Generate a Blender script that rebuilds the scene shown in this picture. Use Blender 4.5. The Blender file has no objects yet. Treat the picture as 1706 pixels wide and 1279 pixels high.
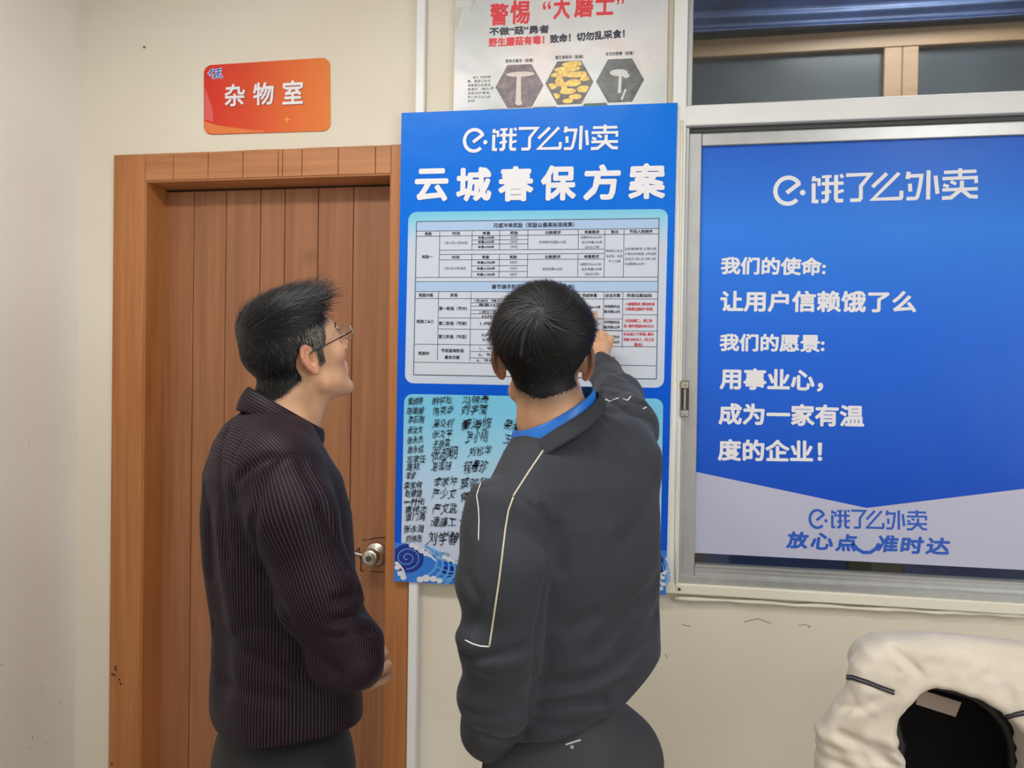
import bpy, math, random
import numpy as np
from mathutils import Vector, Matrix
random.seed(7); rng = np.random.default_rng(7)
S = bpy.context.scene
PI = math.pi

# ------------------------------------------------------------------ camera, world, lamps, exposure
YAW, PITCH, ROLL, FPX = math.radians(9.762), math.radians(-0.633), math.radians(0.848), 1281.0
CAM = np.array([0.0, 0.0, 1.6])
_f = np.array([-math.sin(YAW)*math.cos(PITCH), math.cos(YAW)*math.cos(PITCH), math.sin(PITCH)])
_r = np.array([math.cos(YAW), math.sin(YAW), 0.0]); _u = np.cross(_r, _f)
CR = math.cos(ROLL)*_r + math.sin(ROLL)*_u
CU = np.cross(CR, _f); CF = _f
cd = bpy.data.cameras.new('camera'); cam = bpy.data.objects.new('camera', cd); S.collection.objects.link(cam)
cd.sensor_width = 36; cd.lens = FPX/1706*36; cd.clip_start = 0.02
cam.matrix_world = Matrix(((CR[0], CU[0], -CF[0], CAM[0]), (CR[1], CU[1], -CF[1], CAM[1]), (CR[2], CU[2], -CF[2], CAM[2]), (0, 0, 0, 1)))
S.camera = cam
S.view_settings.view_transform = 'Standard'; S.view_settings.look = 'None'
S.view_settings.gamma = 1; S.view_settings.use_curve_mapping = False
S.view_settings.exposure = -0.74
w = bpy.data.worlds.new('world'); S.world = w; w.use_nodes = True
w.node_tree.nodes['Background'].inputs[0].default_value = (0.75, 0.82, 1, 1)
w.node_tree.nodes['Background'].inputs[1].default_value = 0.25
LAMPS = [(-1.08, 0.85, 25), (-0.36, 0.85, 23), (1.45, 0.05, 34), (0.13, -2.2, 20), (-1.55, -2.2, 14), (2.3, -2.2, 12)]
FILL_ENERGY = 42
CEIL = 3.0
for x, y, e in LAMPS:
    ld = bpy.data.lights.new('ceiling_lamp_light', 'AREA'); ld.shape = 'RECTANGLE'; ld.size = 0.62; ld.size_y = 0.28
    ld.energy = e*1.0; ld.color = (1.0, 0.975, 0.95)
    lo = bpy.data.objects.new('ceiling_lamp_light', ld); S.collection.objects.link(lo); lo.location = (x, y, CEIL-0.06)

wl_ = bpy.data.lights.new('fill_light', 'AREA'); wl_.shape = 'RECTANGLE'; wl_.size = 2.2; wl_.size_y = 1.3; wl_.energy = FILL_ENERGY; wl_.color = (.93, .96, 1.0)  # added area light from the right, brightens the left wall
wo_ = bpy.data.objects.new('fill_light', wl_); S.collection.objects.link(wo_); wo_.location = (2.86, -1.0, 1.65); wo_.rotation_euler = (0, PI/2, 0); wo_.rotation_euler = (PI/2, 0, PI/2)

# ------------------------------------------------------------------ helpers
def ray(px, py):
    d = CF + CR*((px-853)/FPX) - CU*((py-639.5)/FPX)
    return d
def W(px, py, Y):                      # the point of plane y = Y seen at a pixel of the photograph
    d = ray(px, py); return CAM + d*(Y/d[1])
def Q(px, py, o, n, off=0.0):          # the point of plane n.(p-o) = off
    d = ray(px, py); n = np.array(n); return CAM + d*((off + n@(np.array(o)-CAM))/(n@d))

def tag(o, label=None, cat=None, group=None, kind=None):
    if label: o['label'] = label
    if cat: o['category'] = cat
    if group: o['group'] = group
    if kind: o['kind'] = kind
    return o
def empty(name, loc=(0, 0, 0)):
    o = bpy.data.objects.new(name, None); o.location = loc; o.empty_display_size = 0.05
    S.collection.objects.link(o); return o
def link(name, me, mat=None, parent=None, smooth=False):
    if mat is not None and not me.materials: me.materials.append(mat)
    if smooth: me.polygons.foreach_set('use_smooth', [True]*len(me.polygons))
    o = bpy.data.objects.new(name, me); S.collection.objects.link(o)
    if parent is not None:
        o.parent = parent
        m = parent.matrix_basis.copy(); c = parent
        while c.parent is not None: m = c.parent.matrix_basis @ c.matrix_parent_inverse @ m; c = c.parent
        if parent.parent is not None and parent.parent.parent is None: m = parent.parent.matrix_basis @ parent.matrix_parent_inverse @ parent.matrix_basis
        o.matrix_parent_inverse = m.inverted()
    return o
class MB:
    def __init__(s): s.v = []; s.f = []
    def add(s, vs, fs):
        n = len(s.v); s.v += [tuple(map(float, p)) for p in vs]; s.f += [tuple(i+n for i in f) for f in fs]; return s
    def box(s, x0, x1, y0, y1, z0, z1, b=0.0):
        if b <= 0:
            vs = [(x, y, z) for x in (x0, x1) for y in (y0, y1) for z in (z0, z1)]
            return s.add(vs, [(0, 1, 3, 2), (4, 6, 7, 5), (0, 4, 5, 1), (2, 3, 7, 6), (0, 2, 6, 4), (1, 5, 7, 3)])
        # chamfered box
        vs = []; 
        for (X, sx) in ((x0, 1), (x1, -1)):
            for (Yv, sy) in ((y0, 1), (y1, -1)):
                for (Z, sz) in ((z0, 1), (z1, -1)):
                    vs += [(X, Yv+sy*b, Z+sz*b), (X+sx*b, Yv, Z+sz*b), (X+sx*b, Yv+sy*b, Z)]
        def i(a, b_, c, k): return (a*4+b_*2+c)*3+k
        fs = [(i(0,0,0,0), i(0,0,1,0), i(0,1,1,0), i(0,1,0,0)), (i(1,0,0,0), i(1,1,0,0), i(1,1,1,0), i(1,0,1,0)),
              (i(0,0,0,1), i(1,0,0,1), i(1,0,1,1), i(0,0,1,1)), (i(0,1,0,1), i(0,1,1,1), i(1,1,1,1), i(1,1,0,1)),
              (i(0,0,0,2), i(0,1,0,2), i(1,1,0,2), i(1,0,0,2)), (i(0,0,1,2), i(1,0,1,2), i(1,1,1,2), i(0,1,1,2))]
        for a in (0, 1):
            for c in (0, 1):
                fs.append((i(a,c,0,0), i(a,c,1,0), i(a,c,1,1), i(a,c,0,1)))
                fs.append((i(a,0,c,0), i(a,1,c,0), i(a,1,c,2), i(a,0,c,2)))
                fs.append((i(0,a,c,1), i(1,a,c,1), i(1,a,c,2), i(0,a,c,2)))
                for d in (0, 1): fs.append((i(a,c,d,0), i(a,c,d,1), i(a,c,d,2)))
        return s.add(vs, fs)
    def tube(s, pts, r, n=8, cap=True, squash=None):
        pts = [Vector(p) for p in pts]; rs = r if hasattr(r, '__len__') else [r]*len(pts)
        base = len(s.v); up = None
        for k, p in enumerate(pts):
            t = (pts[min(k+1, len(pts)-1)]-pts[max(k-1, 0)]).normalized()
            if up is None: up = t.orthogonal().normalized()
            up = (up - t*up.dot(t)).normalized(); sd = t.cross(up)
            for j in range(n):
                a = 2*PI*j/n; q = p + up*math.cos(a)*rs[k] + sd*math.sin(a)*rs[k]; s.v.append(tuple(q))
        for k in range(len(pts)-1):
            for j in range(n):
                a = base+k*n+j; b = base+k*n+(j+1) % n; s.f.append((a, b, b+n, a+n))
        if cap:
            s.f.append(tuple(base+j for j in range(n))[::-1]); s.f.append(tuple(base+(len(pts)-1)*n+j for j in range(n)))
        return s
    def lathe(s, prof, o, ax=(0, 0, 1), n=24):        # prof = [(r, h)]
        ax = Vector(ax).normalized(); e = ax.orthogonal().normalized(); g = ax.cross(e); o = Vector(o); base = len(s.v)
        for r, h in prof:
            for j in range(n):
                a = 2*PI*j/n; s.v.append(tuple(o+ax*h+(e*math.cos(a)+g*math.sin(a))*max(r, 1e-5)))
        for k in range(len(prof)-1):
            for j in range(n):
                a = base+k*n+j; b = base+k*n+(j+1) % n; s.f.append((a, b, b+n, a+n))
        return s
    def poly(s, pts):                                  # flat polygon
        return s.add(pts, [tuple(range(len(pts)))])
    def prism(s, pts, dy):                             # polygon given in world, extruded along +y by dy
        n = len(pts); back = [(p[0], p[1]+dy, p[2]) for p in pts]
        return s.add(list(pts)+back, [tuple(range(n)), tuple(range(2*n-1, n-1, -1))]+[(k, k+n, (k+1) % n+n, (k+1) % n) for k in range(n)])
    def mesh(s, name='m'):
        me = bpy.data.meshes.new(name); me.from_pydata(s.v, [], s.f); me.validate(); me.update(); return me
    def build(s, name, mat, parent=None, smooth=False, recalc=True):
        me = s.mesh(name)
        if recalc:
            import bmesh
            bm = bmesh.new(); bm.from_mesh(me); bmesh.ops.recalc_face_normals(bm, faces=bm.faces); bm.to_mesh(me); bm.free()
        return link(name, me, mat, parent, smooth)

def lin(c):
    return tuple(((v/255)/12.92 if v/255 <= .04045 else ((v/255+.055)/1.055)**2.4) for v in c)
class NT:
    def __init__(s, name):
        s.m = bpy.data.materials.new(name); s.m.use_nodes = True; s.t = s.m.node_tree; s.n = s.t.nodes; s.b = s.n['Principled BSDF']
    def node(s, t, **kw):
        n = s.n.new(t)
        for k, v in kw.items():
            if k in n.inputs: n.inputs[k].default_value = v
            else: setattr(n, k, v)
        return n
    def l(s, a, b): s.t.links.new(a, b)
    def coord(s, scale=(1, 1, 1), rot=(0, 0, 0)):
        tc = s.node('ShaderNodeTexCoord'); mp = s.node('ShaderNodeMapping'); mp.inputs['Scale'].default_value = scale; mp.inputs['Rotation'].default_value = rot
        s.l(tc.outputs['Object'], mp.inputs[0]); return mp.outputs[0]
    def noise(s, v, scale, detail=3, rough=.5):
        n = s.node('ShaderNodeTexNoise'); n.inputs['Scale'].default_value = scale; n.inputs['Detail'].default_value = detail; n.inputs['Roughness'].default_value = rough
        s.l(v, n.inputs['Vector']); return n.outputs['Fac']
    def ramp(s, fac, stops, interp='LINEAR'):
        r = s.node('ShaderNodeValToRGB'); r.color_ramp.interpolation = interp
        while len(r.color_ramp.elements) < len(stops): r.color_ramp.elements.new(0.5)
        for e, (p, c) in zip(r.color_ramp.elements, stops): e.position = p; e.color = (*c, 1) if len(c) == 3 else c
        s.l(fac, r.inputs[0]); return r.outputs[0]
    def bump(s, h, strength=.2, dist=.001):
        b = s.node('ShaderNodeBump'); b.inputs['Strength'].default_value = strength; b.inputs['Distance'].default_value = dist
        s.l(h, b.inputs['Height']); s.l(b.outputs[0], s.b.inputs['Normal'])
    def math(s, op, a, b):
        n = s.node('ShaderNodeMath', operation=op)
        for k, v in ((0, a), (1, b)):
            if isinstance(v, (int, float)): n.inputs[k].default_value = v
            else: s.l(v, n.inputs[k])
        return n.outputs[0]
    def mix(s, fac, a, b, mode='MIX'):
        n = s.node('ShaderNodeMix', data_type='RGBA', blend_type=mode)
        if isinstance(fac, (int, float)): n.inputs[0].default_value = fac
        else: s.l(fac, n.inputs[0])
        for k, v in ((6, a), (7, b)):
            if isinstance(v, tuple): n.inputs[k].default_value = (*v[:3], 1)
            else: s.l(v, n.inputs[k])
        return n.outputs[2]
def mat(name, c, rough=.5, metal=0, vary=0, vscale=20, bump=0, bscale=200, **kw):
    t = NT(name); c = lin(c)
    t.b.inputs['Roughness'].default_value = rough; t.b.inputs['Metallic'].default_value = metal
    for k, v in kw.items(): t.b.inputs[k.replace('_', ' ')].default_value = v
    if vary or bump: co = t.coord()
    if vary:
        f = t.noise(co, vscale, 4); lo = tuple(v*(1-vary) for v in c); hi = tuple(min(1, v*(1+vary)) for v in c)
        t.l(t.ramp(f, [(.3, lo), (.7, hi)]), t.b.inputs['Base Color'])
    else: t.b.inputs['Base Color'].default_value = (*c, 1)
    if bump: t.bump(t.noise(co, bscale, 3), bump, .001)
    return t.m
def wood(name, c1, c2, horiz=False, rough=.42):
    t = NT(name); sc = (2.0, 20, 42) if horiz else (42, 20, 1.6)
    co = t.coord(sc); f = t.noise(co, 1.0, 6, .62)
    co2 = t.coord((1.5, 1, 9) if horiz else (9, 1, .8)); g = t.noise(co2, 1.0, 2)
    c1 = lin(c1); c2 = lin(c2)
    a = t.ramp(f, [(.32, c1), (.68, c2)]); b = t.mix(t.ramp(g, [(.35, (0, 0, 0)), (.7, (1, 1, 1))]), a, t.mix(.5, a, c2))
    # knots and blotches of the grain
    k = t.noise(t.coord((5, 5, 3.2)), 1.0, 2); kk = t.ramp(k, [(.70, (1, 1, 1)), (.78, (.62, .55, .5))])
    t.l(t.mix(1.0, b, kk, 'MULTIPLY'), t.b.inputs['Base Color'])
    t.b.inputs['Roughness'].default_value = rough; t.bump(f, .15, .0006); return t.m

M = {}
def wallmat():
    t = NT('painted_plaster'); c = lin((226, 220, 204)); d = lin((219, 210, 190))
    f = t.noise(t.coord((1, 1, 1)), 1.3, 4); base = t.ramp(f, [(.35, d), (.65, c)])
    s = t.noise(t.coord((9, 9, 4)), 2.2, 5, .7); st = t.ramp(s, [(.70, (1, 1, 1)), (.80, (.80, .76, .70))])
    t.l(t.mix(.35, base, st, 'MULTIPLY'), t.b.inputs['Base Color']); t.b.inputs['Roughness'].default_value = .62
    t.bump(t.noise(t.coord(), 60, 4), .12, .002); return t.m
M['wall'] = wallmat()
def leftwallmat():
    t = NT('white_painted_plaster'); c = lin((234, 231, 225)); d = lin((226, 222, 215))
    f = t.noise(t.coord((1, 1, 1)), 1.1, 4); base = t.ramp(f, [(.35, d), (.65, c)])
    t.l(base, t.b.inputs['Base Color']); t.b.inputs['Roughness'].default_value = .6
    t.bump(t.noise(t.coord(), 50, 4), .12, .002); return t.m
M['wall2'] = leftwallmat()
M['scuff'] = mat('scuff_mark', (95, 84, 70), .8)
M['nail'] = mat('nail_hole', (120, 112, 98), .8)
M['ceil'] = mat('ceiling_white', (225, 222, 215), .8, vary=.03)
M['floor'] = mat('floor_tile', (176, 168, 156), .3, vary=.08, vscale=4)
M['white'] = mat('white_painted_frame', (230, 231, 229), .4, vary=.03, vscale=6)
M['alu'] = mat('brushed_aluminium', (188, 190, 190), .36, .75, vary=.05, vscale=30)
M['alud'] = mat('dark_metal_gap_shade', (70, 72, 72), .5, .3)
M['caulk'] = mat('caulk', (228, 224, 204), .6, bump=.4, bscale=60)
M['wood'] = wood('door_wood', (132, 83, 52), (160, 108, 70))
M['casing'] = wood('casing_wood', (150, 92, 48), (182, 120, 68))
M['header'] = wood('header_wood', (150, 92, 50), (192, 132, 84), True)
M['groove'] = mat('plank_groove', (52, 30, 18), .7)
M['steel'] = mat('worn_steel', (190, 184, 170), .26, .95, vary=.12, vscale=60)
M['black'] = mat('black_plastic', (18, 18, 20), .45)
M['ink'] = mat('black_ink', (22, 26, 42), .5)
M['red'] = mat('red_print', (205, 45, 62), .45)
M['dark'] = mat('dark_print', (40, 46, 66), .45)
M['wprint'] = mat('white_print', (232, 232, 236), .4)

def glass():
    t = NT('window_glass'); t.b.inputs['Base Color'].default_value = (.93, .96, .97, 1); t.b.inputs['Roughness'].default_value = .03
    t.b.inputs['Transmission Weight'].default_value = 1; t.b.inputs['IOR'].default_value = 1.45; return t.m
M['glass'] = glass()

# flat print on a plane y = Y, pieces given in photograph pixels
class Print:
    def __init__(s, Y): s.Y = Y; s.k = 0
    def lay(s, step=1): s.k += step; return s.Y - .0004*s.k
def ribbon(mb, pts, w, closed=False):                   # flat mitred stroke in the plane of pts (constant y)
    p = [np.array(q, float) for q in pts]; n = len(p); L = []; R_ = []
    for i in range(n):
        a = p[(i-1) % n] if (closed or i > 0) else None; b = p[(i+1) % n] if (closed or i < n-1) else None
        def nd(u, v):
            d = v-u; d[1] = 0; d = d/max(1e-9, np.linalg.norm(d)); return np.array([-d[2], 0, d[0]])
        if a is None: m = nd(p[i], b); k = 1
        elif b is None: m = nd(a, p[i]); k = 1
        else:
            n1 = nd(a, p[i]); n2 = nd(p[i], b); m = n1+n2; q = np.linalg.norm(m)
            if q < .3: m = n1; k = 1
            else: m = m/q; k = min(2.0, 1/max(.4, m@n1))
        L.append(p[i]+m*w/2*k); R_.append(p[i]-m*w/2*k)
    N = n if closed else n-1
    mb.add(L+R_, [(i, (i+1) % n, (i+1) % n+n, i+n) for i in range(N)])
_fc = {}
def glyphs(s, offset=0.0, res=2):
    key = (s, offset, res)
    if key in _fc: return _fc[key]
    c = bpy.data.curves.new('t', 'FONT'); c.body = s; c.size = 1; c.resolution_u = res; c.offset = offset; c.fill_mode = 'FRONT' if hasattr(c, 'fill_mode') else c.fill_mode
    o = bpy.data.objects.new('t', c); S.collection.objects.link(o)
    dg = bpy.context.evaluated_depsgraph_get(); me = bpy.data.meshes.new_from_object(o.evaluated_get(dg))
    n = len(me.vertices); v = np.empty(n*3); me.vertices.foreach_get('co', v); v = v.reshape(-1, 3)
    f = [tuple(q.vertices) for q in me.polygons]
    bpy.data.objects.remove(o); bpy.data.curves.remove(c); bpy.data.meshes.remove(me)
    _fc[key] = (v, f); return v, f
def text(mb, s, a, b, h, Y, bold=0.0, warp=0.0, shear=0.0):
    """lay the characters between pixel points a and b (middle of the line), h pixels tall, on plane y = Y;
    bold = stroke swelling as a share of the height, made of shifted copies a hair apart in depth"""
    v, f = glyphs(s)
    if len(v) == 0: return
    x0, x1 = v[:, 0].min(), v[:, 0].max(); z0, z1 = v[:, 1].min(), v[:, 1].max()
    A = W(*a, Y); B = W(*b, Y); ax = B-A; L = np.linalg.norm(ax); ax = ax/L; up = np.array([-ax[2], 0, ax[0]])
    mid = ((a[0]+b[0])/2, (a[1]+b[1])/2); H = np.linalg.norm(W(mid[0], mid[1]-h/2, Y)-W(mid[0], mid[1]+h/2, Y))
    r = bold*H
    u = r+(v[:, 0]-x0)/(x1-x0)*(L-2*r); t = ((v[:, 1]-z0)/(z1-z0)-.5)*(H-2*r)
    if warp:
        ph = rng.random(4)*6; t = t + warp*H*np.sin(u/H*5+ph[0]) + warp*H*.6*np.sin(u/H*11+t/H*5+ph[1]); u = u + warp*H*np.sin(t/H*6+ph[2]+u/H*2)
    u = u + shear*t
    n = 0 if r == 0 else (4 if h < 12 else 10)
    for k in range(n+1):
        du, dt = (0, 0) if k == 0 else (r*math.cos(2*PI*k/n+PI/n), r*math.sin(2*PI*k/n+PI/n))
        P = A + np.outer(u+du, ax) + np.outer(t+dt, up); P[:, 1] = Y + k*2.5e-5
        mb.add(P, f)
def hair_off(mb):                       # each print element lies a few micrometres behind the one before
    mb.n = getattr(mb, 'n', -1)+1; return mb.n*5e-6
def pxpoly(mb, pts, Y): Y = Y+hair_off(mb); mb.poly([W(x, y, Y) for x, y in pts])
def pxribbon(mb, pts, wpx, Y, closed=False):
    Y = Y+hair_off(mb)
    k = np.linalg.norm(W(pts[0][0]+1, pts[0][1], Y)-W(pts[0][0], pts[0][1], Y))
    ribbon(mb, [W(x, y, Y) for x, y in pts], wpx*k, closed)
def arc(cx, cy, rx, ry, a0, a1, n=24):
    return [(cx+rx*math.cos(math.radians(a0+(a1-a0)*i/n)), cy-ry*math.sin(math.radians(a0+(a1-a0)*i/n))) for i in range(n+1)]
def rrect(tl, tr, br, bl, r, n=6):                      # rounded quad in pixels
    c = [np.array(q, float) for q in (tl, tr, br, bl)]; out = []
    for i in range(4):
        p = c[i]; a = c[i-1]-p; b = c[(i+1) % 4]-p; a = a/np.linalg.norm(a)*r; b = b/np.linalg.norm(b)*r
        for k in range(n+1):
            t = k/n*PI/2; q = p + a*(1-math.sin(t)) + b*(1-math.cos(t)); out.append(tuple(q))
    return out
# lettering of the delivery logo, strokes in its own 1390 x 230 box
LOGO = [(arc(300, 211, 89, 91, 29, 315, 32), 30), ([(383, 160), (290, 226)], 30),
 ([(480, 118), (480, 150)], 24), ([(466, 142), (516, 142), (516, 186)], 22), ([(479, 166), (479, 290), (512, 294)], 27),
 ([(536, 124), (602, 122)], 20), ([(572, 114), (572, 280), (562, 292), (534, 292)], 27), ([(534, 172), (686, 172)], 23), ([(534, 236), (600, 226)], 22), ([(634, 114), (634, 278), (644, 292), (684, 292)], 27), ([(664, 112), (680, 134)], 22), ([(622, 240), (686, 222)], 22),
 ([(702, 118), (868, 118), (804, 196), (804, 280), (794, 292), (732, 292)], 26),
 ([(980, 116), (882, 206)], 26), ([(1062, 116), (886, 290), (1072, 290), (1078, 282), (1078, 238)], 26),
 ([(1126, 110), (1118, 160)], 28), ([(1110, 140), (1212, 140), (1198, 230), (1184, 284), (1174, 294), (1112, 294)], 25), ([(1134, 192), (1138, 246)], 26), ([(1258, 106), (1256, 304)], 27), ([(1304, 144), (1318, 268)], 26),
 ([(1360, 124), (1572, 124)], 23), ([(1466, 100), (1466, 166)], 26), ([(1350, 166), (1570, 166), (1570, 204)], 23), ([(1404, 186), (1440, 206)], 22), ([(1356, 208), (1392, 222)], 22), ([(1478, 184), (1478, 226), (1462, 252), (1408, 296), (1348, 298)], 26), ([(1350, 242), (1582, 242)], 23), ([(1478, 246), (1532, 292), (1582, 296)], 26)]
def logo(mb, a, b, h, Y):
    """a, b = pixel middle of the left and right end, h = pixel height"""
    A = W(*a, Y); B = W(*b, Y); ax = (B-A); L = np.linalg.norm(ax); ax /= L; up = np.array([-ax[2], 0, ax[0]])
    mid = ((a[0]+b[0])/2, (a[1]+b[1])/2); H = np.linalg.norm(W(mid[0], mid[1]-h/2, Y)-W(mid[0], mid[1]+h/2, Y))
    f = lambda x, y: A + ax*(x-195)/1390*L + up*(205-y)/222*H
    k = (L/1390+H/222)/2
    for j, (pts, wd) in enumerate(LOGO): ribbon(mb, [f(*p)+np.array([0, j*1.2e-5, 0]) for p in pts], wd*k)
    mb.poly([f(403+20*math.cos(t*PI/4+.3), 228+20*math.sin(t*PI/4+.3)) for t in range(8)])

WY = 2.2          # face of the wall with the door and the window
# ------------------------------------------------------------------ room shell
xl = W(130, 640, WY)[0]; XR = 2.9; YB = -3.4
dL = W(243, 640, WY)[0]; dR = W(650, 600, WY)[0]; dT = W(450, 297, WY)[2]
wL = W(1113, 600, WY)[0]; wR = 2.35; wB = W(1130, 986, WY)[2]; wT = 2.86
mb = MB()
TH = .14
mb.box(xl-.1, dL, WY, WY+TH, 0, CEIL); mb.box(dL, dR, WY, WY+TH, dT, CEIL); mb.box(dR, wL, WY, WY+TH, 0, CEIL)
mb.box(wL, wR, WY, WY+TH, 0, wB); mb.box(wL, wR, WY, WY+TH, wT, CEIL); mb.box(wR, XR+.1, WY, WY+TH, 0, CEIL)
tag(mb.build('wall_back', M['wall']), 'cream plaster wall holding the door and the window', kind='structure')
tag(MB().box(xl-.1, xl, YB, WY, 0, CEIL).build('wall_left', M['wall2']), 'off-white plaster wall at the left edge', kind='structure')
tag(MB().box(XR, XR+.1, YB, WY, 0, CEIL).build('wall_right', M['wall2']), kind='structure')
tag(MB().box(xl-.1, XR+.1, YB-.1, YB, 0, CEIL).build('wall_front', M['wall2']), kind='structure')
tag(MB().box(xl-.1, XR+.1, YB-.1, 4.2, -.1, 0).build('floor', M['floor']), kind='structure')
tag(MB().box(xl-.1, XR+.1, YB-.1, WY+TH, CEIL, CEIL+.1).build('ceiling', M['ceil']), kind='structure')
# added unseen window on the right wall; glowing panes go with the fill light
w3 = tag(empty('added_fill_window', (XR, -1.0, 1.65)), kind='structure')
M['fillpane'] = NT('fill_glow_pane').m; _b = M['fillpane'].node_tree.nodes['Principled BSDF']; _b.inputs['Emission Color'].default_value = (.9, .95, 1, 1); _b.inputs['Emission Strength'].default_value = 3.0
for y0_, y1_ in ((-2.1, -1.02), (-.98, .1)): MB().box(XR-.012, XR-.002, y0_, y1_, 1.0, 2.3).build('pane', M['fillpane'], w3)
for a_ in ((-2.16, .16, .94, 1.0), (-2.16, .16, 2.3, 2.36), (-2.16, -2.1, 1.0, 2.3), (.1, .16, 1.0, 2.3), (-1.02, -.98, 1.0, 2.3)): MB().box(XR-.04, XR-.001, a_[0], a_[1], a_[2], a_[3], .003).build('added_frame', M['white'], w3)
# baseboards
tag(MB().box(xl, xl+.012, YB, WY, 0, .1, .003).build('baseboard_left', M['white']), kind='structure')
tag(MB().box(wL-.35, XR, WY-.012, WY, 0, .1, .003).build('baseboard_back', M['white']), kind='structure')
# ceiling lamps (behind and above the camera)
M['lampface'] = NT('lamp_diffuser').m; _b = M['lampface'].node_tree.nodes['Principled BSDF']; _b.inputs['Emission Color'].default_value = (1, .94, .85, 1); _b.inputs['Emission Strength'].default_value = 2.0
for i, (x, y, e) in enumerate(LAMPS):
    t = tag(empty('ceiling_lamp', (x, y, CEIL)), 'flat white rectangular office lamp on the ceiling', 'lamp', 'ceiling lamps of the office')
    MB().box(x-.34, x+.34, y-.16, y+.16, CEIL-.04, CEIL-.002, .004).build('housing', M['white'], t)
    MB().box(x-.31, x+.31, y-.13, y+.13, CEIL-.046, CEIL-.041).build('diffuser', M['lampface'], t)
# scuffs and nail holes of the walls
scl = MB()
for (px, py, l, wd, an) in [(54, 1228, 9, 2.2, 80), (49, 1245, 6, 1.5, 85), (78, 1236, 4, 2, 60), (100, 1171, 5, 1.6, 10), (75, 980, 5, 1.3, 80), (87, 979, 4, 1.3, 80), (4, 1107, 8, 1.3, 10), (69, 1145, 12, 1, 88), (49, 740, 12, .8, 88)]:
    p = Q(px, py, (xl+.0006, 0, 0), (1, 0, 0)); k = .0013
    a = math.radians(an); d = np.array([0, math.cos(a), math.sin(a)])*l*k/2; e = np.array([0, -math.sin(a), math.cos(a)])*wd*k/2
    scl.add([p-d-e, p+d-e*.4, p+d+e*.6, p-d+e], [(0, 1, 2, 3)])
wl = bpy.data.objects['wall_left']; scl.build('scuff_marks', M['scuff'], wl)
sc2 = MB(); Y = WY-.0006
for pts in ([(1330, 1042), (1340, 1040), (1350, 1043), (1346, 1046)], [(1136, 1040), (1150, 1043)], [(1240, 1036), (1262, 1030), (1285, 1038)], [(1108, 1088), (1112, 1096)]): pxribbon(sc2, pts, 1.1, Y)
pxpoly(sc2, [(238, 77), (241, 76), (243, 78), (241, 81), (238, 80)], Y)
sc2.build('scuff_marks', M['nail'], bpy.data.objects['wall_back'])

# ------------------------------------------------------------------ door
door = tag(empty('door_1', ((dL+dR)/2, WY, 0)), 'brown wood plank storage-room door with steel knob', kind='structure')
DY = WY+.085
MB().box(dL, dR, DY+.012, DY+.045, 0.004, dT-.004).build('leaf_core', M['groove'], door)
edges = [W(x, 700, DY)[0] for x in (319.5, 373, 430, 470.5, 526, 584.5)]
edges = [dL+.002]+edges+[dR-.004]
for i in range(len(edges)-1):
    MB().box(edges[i]+.0012, edges[i+1]-.0012, DY, DY+.014, .01, dT-.012, .0012).build('plank', M['wood'], door)
# knob
kc = W(627, 922, DY)
kn = MB().lathe([(.0, -.001), (.036, -.001), (.037, -.005), (.033, -.010), (.016, -.013), (.013, -.016), (.013, -.030), (.022, -.036), (.027, -.046), (.0275, -.056), (.024, -.064), (.014, -.067), (.0, -.068)], kc, (0, 1, 0), 40).build('door_knob', M['steel'], door, True)
MB().lathe([(.009, -.068), (.009, -.072), (.0075, -.0725), (.0, -.0725)], kc, (0, 1, 0), 20).build('key_cylinder', M['alud'], kn, True)
# cord looped on the knob, marker scribbles beside it
MB().tube([kc+np.array([-.012, -.022, .004]), kc+np.array([-.045, -.01, -.004]), kc+np.array([-.08, -.002, .001]), kc+np.array([-.11, -.002, .003])], .003, 6).build('knob_cord', M['caulk'], door)
sm = MB(); Y = DY-.0007
for pts, wd in [([(614, 899), (625, 896), (643, 895)], 1.8), ([(588, 929), (594, 918), (599, 912)], 2), ([(598, 912), (600, 925), (602, 940), (601, 950), (606, 951)], 2.2), ([(603, 898), (612, 900)], 1.4), ([(618, 951), (632, 953), (641, 952)], 1.3)]: pxribbon(sm, pts, wd, Y)
sm.build('marker_scribble', M['groove'], door)
# casing: two uprights, header made of short boards, reveal lining
fo = W(191.5, 640, WY)[0]; frr = W(684, 900, WY)[0]; fT = W(450, 251, WY)[2]; CY = WY-.016
MB().box(fo, dL-.0005, CY, WY+.002, 0, fT, .002).build('casing_upright', M['casing'], door)
MB().box(dR, frr, CY, WY+.002, 0, fT, .002).build('casing_upright', M['casing'], door)
hx = [dL]+[W(x, 275, CY)[0] for x in (288, 346, 404, 463, 470, 502.5, 563, 625)]+[dR]
for i in range(len(hx)-1):
    MB().box(hx[i]+.001, hx[i+1]-.0008, CY+.001, WY+.002, dT, fT-.0005*(i % 3), .0012).build('header_board', M['header'], door)
MB().box(dL, dR, CY+.006, WY+.002, dT+.001, fT-.003).build('header_core', M['groove'], door)
MB().box(dL-.002, dL+.004, CY+.004, DY+.01, 0, dT, .0015).build('reveal_lining', M['casing'], door)
MB().box(dR-.004, dR+.002, CY+.004, DY+.01, 0, dT, .0015).build('reveal_lining', M['casing'], door)
MB().box(dL, dR, CY+.004, DY+.01, dT-.005, dT+.001, .0015).build('reveal_lining', M['header'], door)
# small dark chips on the left upright
ch = MB(); Y = CY-.0006
for (x, y) in [(192, 1111), (193, 1115), (187, 1123), (191, 1124), (199, 1132), (201, 1139), (186, 1272)]: pxpoly(ch, [(x-1.6, y-1.5), (x+1.4, y-2), (x+1.8, y+1.6), (x-1, y+2)], Y)
for (x, y) in [(305, 1048)]: pass
ch.build('chip_marks', M['groove'], door)

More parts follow.
